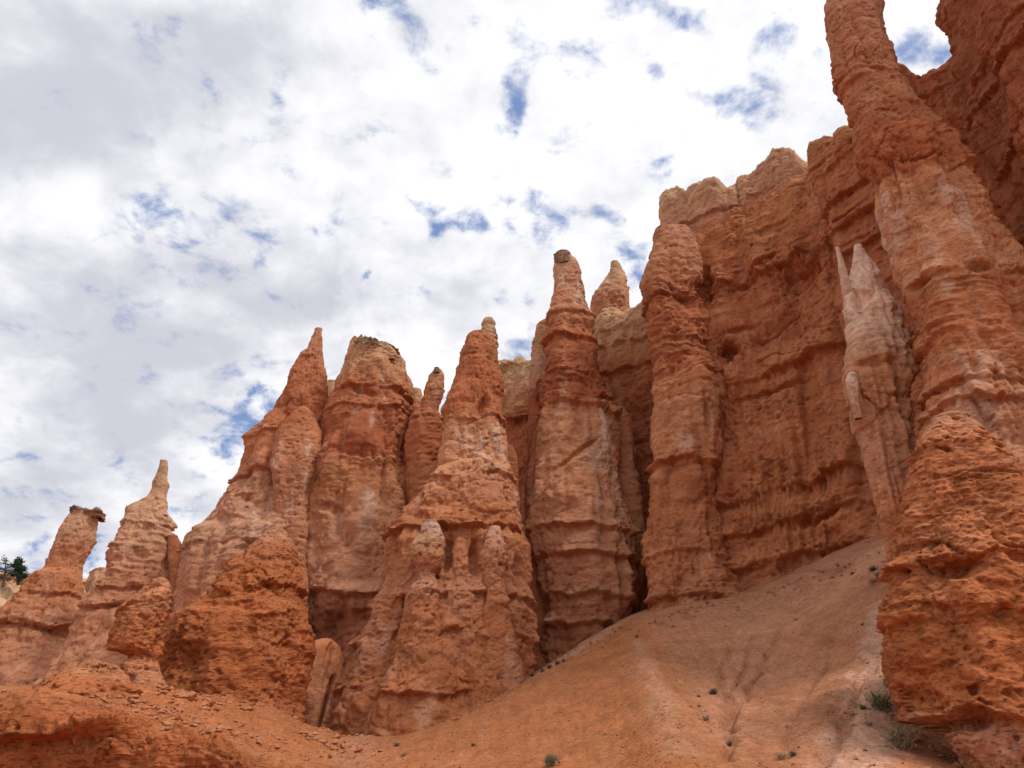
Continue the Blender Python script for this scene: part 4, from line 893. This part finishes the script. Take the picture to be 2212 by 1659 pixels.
# great leaning tower
T_ = column('rock_tower', 'tallest rock tower, widening downward, forked at its very top at right', 'rock tower',
       [(1784, -34), (1779, 10), (1773, 48), (1780, 75), (1786, 110), (1792, 150), (1800, 180), (1814, 210), (1828, 245), (1838, 285), (1848, 320), (1862, 350), (1876, 380), (1886, 420), (1898, 460), (1906, 500), (1924, 530), (1936, 575), (1954, 610), (1966, 660), (1976, 710), (1984, 770), (1990, 820), (1996, 865), (1990, 890), (1985, 960), (1970, 1040), (1960, 1200)],
       [(1915, -44), (1914, 30), (1920, 80), (1934, 120), (1944, 165), (1965, 205), (1998, 255), (2024, 290), (2056, 312), (2080, 350), (2094, 395), (2124, 440), (2160, 490), (2200, 545), (2250, 620), (2330, 760), (2420, 900), (2500, 1040), (2560, 1200)],
       42, lean=.03, thick=.75, ex=2.5, bands=[(0, mixc(OR, PINK, .5)), (120, mixc(OR, PINK, .3)), (260, mixc(RED, OR, .4)), (305, mixc(RED, OR, .2)), (325, mixc(OR, PALE, .3)), (420, mixc(OR, PALE, .8)), (540, mixc(OR, PALE, .6)), (560, mixc(OR, SAND, .4)), (700, OR), (850, mixc(OR, PINK, .2)), (1000, mixc(PINK, OR, .4))],
       ledges=[(100, .3, .8), (175, .35, .8), (250, .3, .5), (300, -.5, .5), (318, .8, 2.5), (555, .8, 1.2), (690, .35, 1.2), (800, .5, .8), (850, .6, .8)], st=style(bulge=.9, mid=.5, flute=.6, bed3=.14, fine=.14, pits=.26), streak=.45,
       splits=[(312, 'spire'), (550, 'shaft'), (None, 'base')], seed=131, dents=[(2000, 304, 75, 7, -.7, -8), (1995, 548, 95, 11, -.7, -8), (2130, 560, 34, 16, -.9), (1897, 420, 12, 90, -.8, 12), (1930, 190, 30, 5, -.4), (1920, 100, 30, 6, -.4), (2060, 800, 70, 9, -.6, 10)], dome=0, patch=[(1945, 380, (.35, 9, 1.6), WHITE, .6), (1970, 440, (.4, 9, 1.8), WHITE, .5), (2040, 400, (.4, 9, 1.5), WHITE, .45), (2080, 430, (.35, 9, 1.5), WHITE, .4)])

# dark wall behind the tower and right-hand wall
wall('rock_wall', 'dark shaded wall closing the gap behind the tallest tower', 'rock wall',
     [(1900, 140, 60), (1945, 128, 59), (1960, 140, 58.5), (1985, 150, 58), (2010, 146, 57.5), (2040, 130, 57), (2060, 118, 56.5), (2120, 100, 55), (2200, 90, 54)], 900, 8, lean=-.05, bands=[(120, mixc(RED, BROWN, .3)), (200, mixc(RED, BROWN, .5)), (500, RED), (800, mixc(OR, RED, .5))], ledges=[(190, .5, 1.0), (300, .5, 1.0), (460, .5, 1.0)], st=style(bulge=1.2), streak=.0, splits=[(330, 'upper_face'), (None, 'lower_face')], seed=141, rough_top=.6, sink=8, rnd=.3)  # bands: deep red-brown rock, with some shade mixed into the brown
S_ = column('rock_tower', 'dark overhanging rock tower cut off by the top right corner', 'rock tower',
       [(2140, -420), (2125, -200), (2112, -20), (2104, 10), (2080, 28), (2062, 44), (2054, 66), (2050, 84), (2060, 106), (2072, 126), (2086, 150), (2092, 190), (2090, 240), (2104, 290), (2120, 340), (2144, 400), (2166, 450), (2186, 500), (2205, 545), (2260, 680), (2330, 850)],  # unseen height above the frame added to cast shadow on the wall behind
       [(2330, -420), (2340, -60), (2360, 100), (2400, 250), (2460, 400), (2520, 550), (2600, 850)], 50, 34, lean=-.05, thick=.5, ex=2.4, bands=[(-20, mixc(BROWN, RED, .6)), (100, mixc(RED, BROWN, .4)), (250, RED), (500, mixc(OR, RED, .6))], ledges=[(60, .6, .8), (115, .8, .8), (250, .5, 1.0), (400, .4, 1.0)], st=style(bulge=1.4, mid=.7, flute=.7, fine=.15, pits=.22), streak=.05,  # red-brown rock colour, darkened partly by painted-in shade
       splits=[(120, 'crown'), (330, 'shaft'), (None, 'base')], seed=151, dents=[(2110, 200, 16, 120, -.9, 20), (2060, 90, 40, 8, -.6), (2150, 300, 40, 10, -.6, -20)], dome=.1)

# orange mound at the right edge
U_ = column('rock_mound', 'big bright orange mound bulging out at the right edge with an undercut foot', 'rock mound',
       [(2030, 893), (2008, 905), (1998, 925), (1984, 950), (1976, 985), (1966, 1020), (1962, 1080), (1956, 1130), (1944, 1190), (1932, 1240), (1922, 1300), (1920, 1360), (1926, 1420), (1934, 1470), (1950, 1520), (1968, 1560), (1990, 1590), (2020, 1620), (2060, 1659), (2075, 1700)],
       [(2080, 893), (2120, 925), (2170, 975), (2230, 1040), (2300, 1150), (2380, 1300), (2420, 1450), (2400, 1600), (2380, 1700)], 31, lean=.16, thick=.75, ex=2.2,
       bands=[(890, mixc(OR, PINK, .3)), (925, mixc(OR, DEEP, .6)), (1000, mixc(OR, DEEP, .7)), (1150, mixc(OR, DEEP, .5)), (1250, DEEP), (1530, DEEP), (1560, mixc(PINK, DEEP, .4)), (1620, mixc(PINK, OR, .4)), (1680, DEEP)], ledges=[(930, .5, .7), (1200, .45, .9), (1330, .25, .9), (1545, .9, 1.2)], st=style(bulge=.9, mid=.5, chunk=.12, fine=.34, pits=.4, bed1=.3, bed2=.25, bed3=.12, flute=.2), streak=.08,
       splits=[(1000, 'crest'), (1240, 'upper_slope'), (1540, 'lower_slope'), (None, 'foot')], mat=M_MOUND, seed=161, dents=[(2065, 1228, 60, 24, -.8), (1990, 1500, 40, 40, -.5), (2095, 1560, 55, 16, -.8), (1975, 1340, 16, 60, -.4), (2140, 1330, 40, 16, -.5)], dome=.4, sink=3)

# ------------------------------------------------------------------ trees
def tube(V, F, p0, p1, r0, r1, n=6):
    p0, p1 = np.array(p0, float), np.array(p1, float); d = p1 - p0; d /= np.linalg.norm(d) + 1e-9
    a = np.cross(d, (0, 0, 1.0)); a = np.array((1.0, 0, 0)) if np.linalg.norm(a) < .05 else a / np.linalg.norm(a)
    b = np.cross(d, a); s = len(V)
    for p, r in ((p0, r0), (p1, r1)):
        for k in range(n):
            t = 2 * math.pi * k / n; V.append(p + r * (a * math.cos(t) + b * math.sin(t)))
    for k in range(n): F.append((s + k, s + (k + 1) % n, s + n + (k + 1) % n, s + n + k))

def pine(label, px_, y0, y1, D, width, dens, seed, lean=0.0, group=None):
    r = np.random.RandomState(seed)
    b, t = pt(px_, y0, D), pt(px_ + lean, y1, D)
    H = t[2] - b[2]; base = b - np.array((0, 0, 1.0))
    ro = root('pine_tree', label, 'tree', base, group)
    V, F = [], []
    ax = lambda f: np.array((t[0] - b[0], 0, H + 1.0)) * f
    segs = 7
    for i in range(segs): tube(V, F, ax(i / segs), ax((i + 1) / segs), .28 * (1 - .85 * i / segs), .28 * (1 - .85 * (i + 1) / segs))
    LV, LF = [], []
    for i in range(int(26 * dens) + 8):
        f = r.uniform(.18, .99); ang = r.uniform(0, 6.283)
        ln = width * (1.02 - f) ** .6 * r.uniform(.45, 1.0) + .15
        p0 = ax(f); p1 = p0 + np.array((math.cos(ang) * ln, math.sin(ang) * ln, ln * r.uniform(-.1, .45)))
        tube(V, F, p0, p1, .06, .02, 4)
        for k in range(int((34 * dens) * (.4 + ln / width))):
            q = p0 + (p1 - p0) * r.uniform(.3, 1.05) + r.normal(size=3) * (.22, .22, .18)
            u = r.normal(size=3); u /= np.linalg.norm(u); v = np.cross(u, r.normal(size=3)); v /= np.linalg.norm(v)
            s = r.uniform(.12, .26); n0 = len(LV)
            LV += [q - u * s, q + v * s * .35, q + u * s, q - v * s * .35]; LF.append((n0, n0 + 1, n0 + 2, n0 + 3))
    link('trunk', make_mesh('trunk', V, F, None, M_BARK), ro)
    link('crown', make_mesh('crown', LV, LF, None, M_NEEDLE, False), ro)
pine('full dark pine tree on the pale slope left of the hammer-capped hoodoo', 42, 1252, 1206, 160, 2.3, 2.2, 1, -3)
pine('sparse half-bare pine at the left picture edge', 10, 1256, 1203, 158, 2.6, .7, 2, 4)
pine('tiny pine in the sky gap under the hammer-capped hoodoo', 183, 1282, 1258, 170, 1.5, 1.4, 3, 2)

# ------------------------------------------------------------------ shrubs
def shrub_proto(seed, n, spread, flat, leafsz, leafmat, open_):
    r = np.random.RandomState(seed); V, F, LV, LF = [], [], [], []
    lobes = [(r.uniform(-.5, .5), r.uniform(-.5, .5), r.uniform(.25, .75)) for _ in range(6)]
    for i in range(14):
        a = r.uniform(0, 6.283); e = r.uniform(.3, 1.0)
        p1 = np.array((math.cos(a) * spread * e, math.sin(a) * spread * e, flat * r.uniform(.5, 1.1)))
        tube(V, F, (0, 0, -.08), p1 * .5 + np.array((0, 0, .05)), .025, .018, 4); tube(V, F, p1 * .5 + np.array((0, 0, .05)), p1, .018, .006, 4)
    for k in range(n):
        lx, ly, lz = lobes[r.randint(6)]
        q = np.array((lx * spread, ly * spread, lz * flat)) + r.normal(size=3) * np.array((.24 * spread, .24 * spread, .2 * flat)) * open_
        q[2] = abs(q[2]); u = r.normal(size=3); u[2] = abs(u[2]) + .3; u /= np.linalg.norm(u); v = np.cross(u, r.normal(size=3)); v /= np.linalg.norm(v)
        s = leafsz * r.uniform(.5, 1.3); n0 = len(LV)
        LV += [q - u * s, q + v * s * .3, q + u * s, q - v * s * .3]; LF.append((n0, n0 + 1, n0 + 2, n0 + 3))
    return make_mesh('twigs', V, F, None, M_TWIG), make_mesh('foliage', LV, LF, None, leafmat, False)
PROTO = {'dark': shrub_proto(1, 420, .5, .55, .06, M_LEAF_DARK, 1.0), 'sage': shrub_proto(2, 900, .5, .6, .05, M_LEAF, 1.1), 'grey': shrub_proto(3, 360, .5, .5, .05, M_LEAF, 1.3)}
def shrub(kind, x, y, size, label, group=None, rot=0.0, name='shrub', d0=20):
    p = ground_hit(x, y, d0)
    ro = root(name, label, 'shrub', p - np.array((0, 0, .03)), group)
    s = size * p[1] / FPX; ro.scale = (s, s, s * .9); ro.rotation_euler = (0, 0, rot)
    tw, fo = PROTO[kind]
    link('twigs', tw, ro); link('foliage', fo, ro)
SH = [('dark', 1842, 1241, 14, 'single small dark shrub at the top of the scree below the ribbed corner'), ('dark', 1886, 1234, 26, 'upper dark shrub of the clump where scree meets the right mound'),
      ('sage', 1898, 1248, 24, 'yellowish shrub of the clump where scree meets the right mound'), ('grey', 1888, 1262, 24, 'grey twiggy shrub lowest in the clump beside the right mound'),
      ('dark', 1376, 1378, 12, 'tiny dark shrub on the crest where the pale ridge line begins'), ('grey', 1528, 1285 + 20, 14, 'faint grey shrub near the foot of the great wall'),
      ('dark', 1541, 1500, 26, 'spiky dark shrub alone in the middle of the orange scree'), ('dark', 1509, 1506, 12, 'small dark shrub left of the spiky scree shrub'),
      ('dark', 1510, 1528, 11, 'tiny dark tuft under the small shrub left of the spiky scree shrub'), ('grey', 1526, 1558, 24, 'grey twiggy shrub below the spiky scree shrub'),
      ('dark', 1577, 1612, 20, 'compact blackish shrub low on the scree between two rills'), ('grey', 1688, 1641, 30, 'grey shrub at the bottom picture edge beside the dark one'), ('dark', 1712, 1634, 24, 'dark shrub at the bottom picture edge beside the grey one'),
      ('dark', 1726, 1616, 10, 'small dark tuft just above the two bottom-edge shrubs'), ('sage', 1912, 1536, 74, 'largest sage bush on the pale gully beside the right mound'), ('sage', 1926, 1484, 44, 'sage bush tucked against the right mound above the largest bush'),
      ('dark', 1864, 1532, 22, 'round dark-rimmed shrub left of the largest sage bush'), ('grey', 1842, 1548, 16, 'grey tuft left of the round dark-rimmed shrub'), ('grey', 1878, 1568, 22, 'dry grey shrub below the round dark-rimmed shrub'),
      ('grey', 1950, 1618, 92, 'big brownish dry bush under the foot of the right mound'), ('sage', 1192, 1655, 44, 'sage bush at the bottom edge under the smooth crest'), ('dark', 1022, 1612, 14, 'small dark shrub right of the low notch of the crest'),
      ('dark', 856, 1612, 16, 'dark tuft on the slope just right of the crest notch'), ('grey', 872, 1634, 16, 'grey tuft below the dark one right of the crest notch'), ('dark', 1863, 1350, 10, 'tiny dark tuft on the upper pale gully'), ('grey', 1720, 1340, 12, 'tiny grey tuft on the upper scree right of the rills'),
      ('grey', 1593, 1483, 12, 'small grey tuft beside the long central rill'), ('dark', 712, 1640, 14, 'dark tuft left of the crest notch'), ('grey', 664, 1598, 12, 'grey tuft at the foot of the twin lobes')]
for i, (k, x, y, s, lab) in enumerate(SH): shrub(k, x, y, s, lab, 'shrubs scattered on the scree', i * 1.3)
GB = [(1150, 1462, 16, 'leftmost green shrub in the pink hollow behind the crest'), (1158, 1446, 18, 'tallest green shrub in the pink hollow behind the crest'), (1172, 1452, 16, 'middle green shrub in the row along the crest hollow'),
      (1188, 1444, 18, 'green shrub just right of the middle of the crest hollow row'), (1204, 1436, 20, 'dense green shrub near the right end of the crest hollow row'), (1218, 1430, 16, 'rightmost green shrub of the crest hollow row')]
for i, (x, y, s, lab) in enumerate(GB): shrub('dark', x, y, s, lab, 'green shrubs behind the crest', i * 2.1, d0=61)

# ------------------------------------------------------------------ rubble on the slopes
def build_rubble():
    r = np.random.RandomState(5)
    zones = [(60, 640, 1470, 1650, 3200, .05, .26), (700, 1350, 1400, 1659, 2600, .03, .10), (1350, 1900, 1280, 1659, 2000, .03, .09), (1900, 2050, 1500, 1659, 160, .03, .09), (1380, 1560, 1560, 1659, 300, .03, .08), (240, 420, 1440, 1600, 400, .06, .22), (480, 1000, 1560, 1659, 400, .04, .10)]
    ico_v = np.array([(1, 0, 0), (-1, 0, 0), (0, 1, 0), (0, -1, 0), (0, 0, 1), (0, 0, -1), (.6, .6, .6), (-.6, .6, -.55)], float)
    faces = np.array([(4, 0, 6), (4, 6, 2), (4, 2, 1), (4, 1, 3), (4, 3, 0), (5, 0, 3), (5, 3, 1), (5, 1, 7), (5, 7, 2), (5, 2, 0), (0, 2, 6), (1, 2, 7)])
    V, F, C = [], [], []
    for (x0, x1, y0, y1, n, s0, s1) in zones:
        # spread over the ground patch seen in that window
        A = np.array([ground_hit(a, b) for a in (x0, x1) for b in (y0, y1)])
        lo, hi = A.min(0), A.max(0)
        xs, ys = r.uniform(lo[0], hi[0], n), r.uniform(lo[1], hi[1], n)
        cl = perlin(np.stack([xs * .4, ys * .4, 0 * xs], -1), 300)
        keep = cl > -.15
        xs, ys = xs[keep], ys[keep]; zs = ground_z(xs, ys)
        for x, y, z in zip(xs, ys, zs):
            s = s0 * (s1 / s0) ** (r.rand() ** 2.2); k = len(V) * 8
            q = ico_v * s * r.uniform(.6, 1.2, (8, 3)); q[:, 2] *= .7
            a = r.uniform(0, 6.28); ca, sa = math.cos(a), math.sin(a)
            q = np.stack([q[:, 0] * ca - q[:, 1] * sa, q[:, 0] * sa + q[:, 1] * ca, q[:, 2]], -1)
            V.append(q + (x, y, z + s * .15)); F.append(faces + k)
            c = mixc(mixc(SAND, DEEP, r.rand()), CREAM, .55 * r.rand() ** 2); C.append(np.tile(c, (8, 1)))
    APR = [([(700, 1600), (770, 1610), (900, 1580), (1000, 1545), (1130, 1480)], 260, .06, .28, 1.6, 50), ([(1395, 1350), (1480, 1318), (1600, 1292), (1750, 1245), (1900, 1205)], 320, .04, .20, 1.1, 50),
           ([(1160, 1445), (1250, 1425), (1330, 1360)], 120, .06, .3, 1.5, 62), ([(1930, 1440), (1960, 1540), (2010, 1610), (2080, 1655)], 160, .03, .22, .9, 24), ([(330, 1500), (480, 1510), (600, 1530), (700, 1590)], 420, .06, .42, 2.0, 42),
           ([(90, 1510), (200, 1500), (320, 1520), (420, 1560), (560, 1600)], 620, .05, .30, 1.8, 30), ([(1920, 1290), (1905, 1380), (1850, 1520), (1780, 1659)], 120, .03, .12, .7, 24)]
    for (pl, n, s0, s1, spr, d0) in APR:
        A = np.array([ground_hit(a_, b_, d0) for a_, b_ in pl])
        t = r.uniform(0, len(pl) - 1.001, n); i = t.astype(int); f = (t - i)[:, None]
        B = A[i] * (1 - f) + A[i + 1] * f
        xs = B[:, 0] + r.normal(size=n) * spr * .6; ys = B[:, 1] - np.abs(r.normal(size=n)) * spr + .3
        for x, y, z in zip(xs, ys, ground_z(xs, ys)):
            s = s0 * (s1 / s0) ** (r.rand() ** 2.0); k = len(V) * 8
            q = ico_v * s * r.uniform(.6, 1.25, (8, 3)); q[:, 2] *= .65
            a = r.uniform(0, 6.28); ca, sa = math.cos(a), math.sin(a)
            q = np.stack([q[:, 0] * ca - q[:, 1] * sa, q[:, 0] * sa + q[:, 1] * ca, q[:, 2]], -1)
            V.append(q + (x, y, z + s * .1)); F.append(faces + k)
            C.append(np.tile(mixc(mixc(OR, DEEP, r.rand()), PINK, .5 * r.rand()), (8, 1)))
    me = make_mesh('rubble', np.concatenate(V), np.concatenate(F), np.concatenate(C), M_GROUND, False)
    tag(link('rubble', me), 'small broken stones strewn over the orange slopes', 'rubble', kind='stuff')
build_rubble()
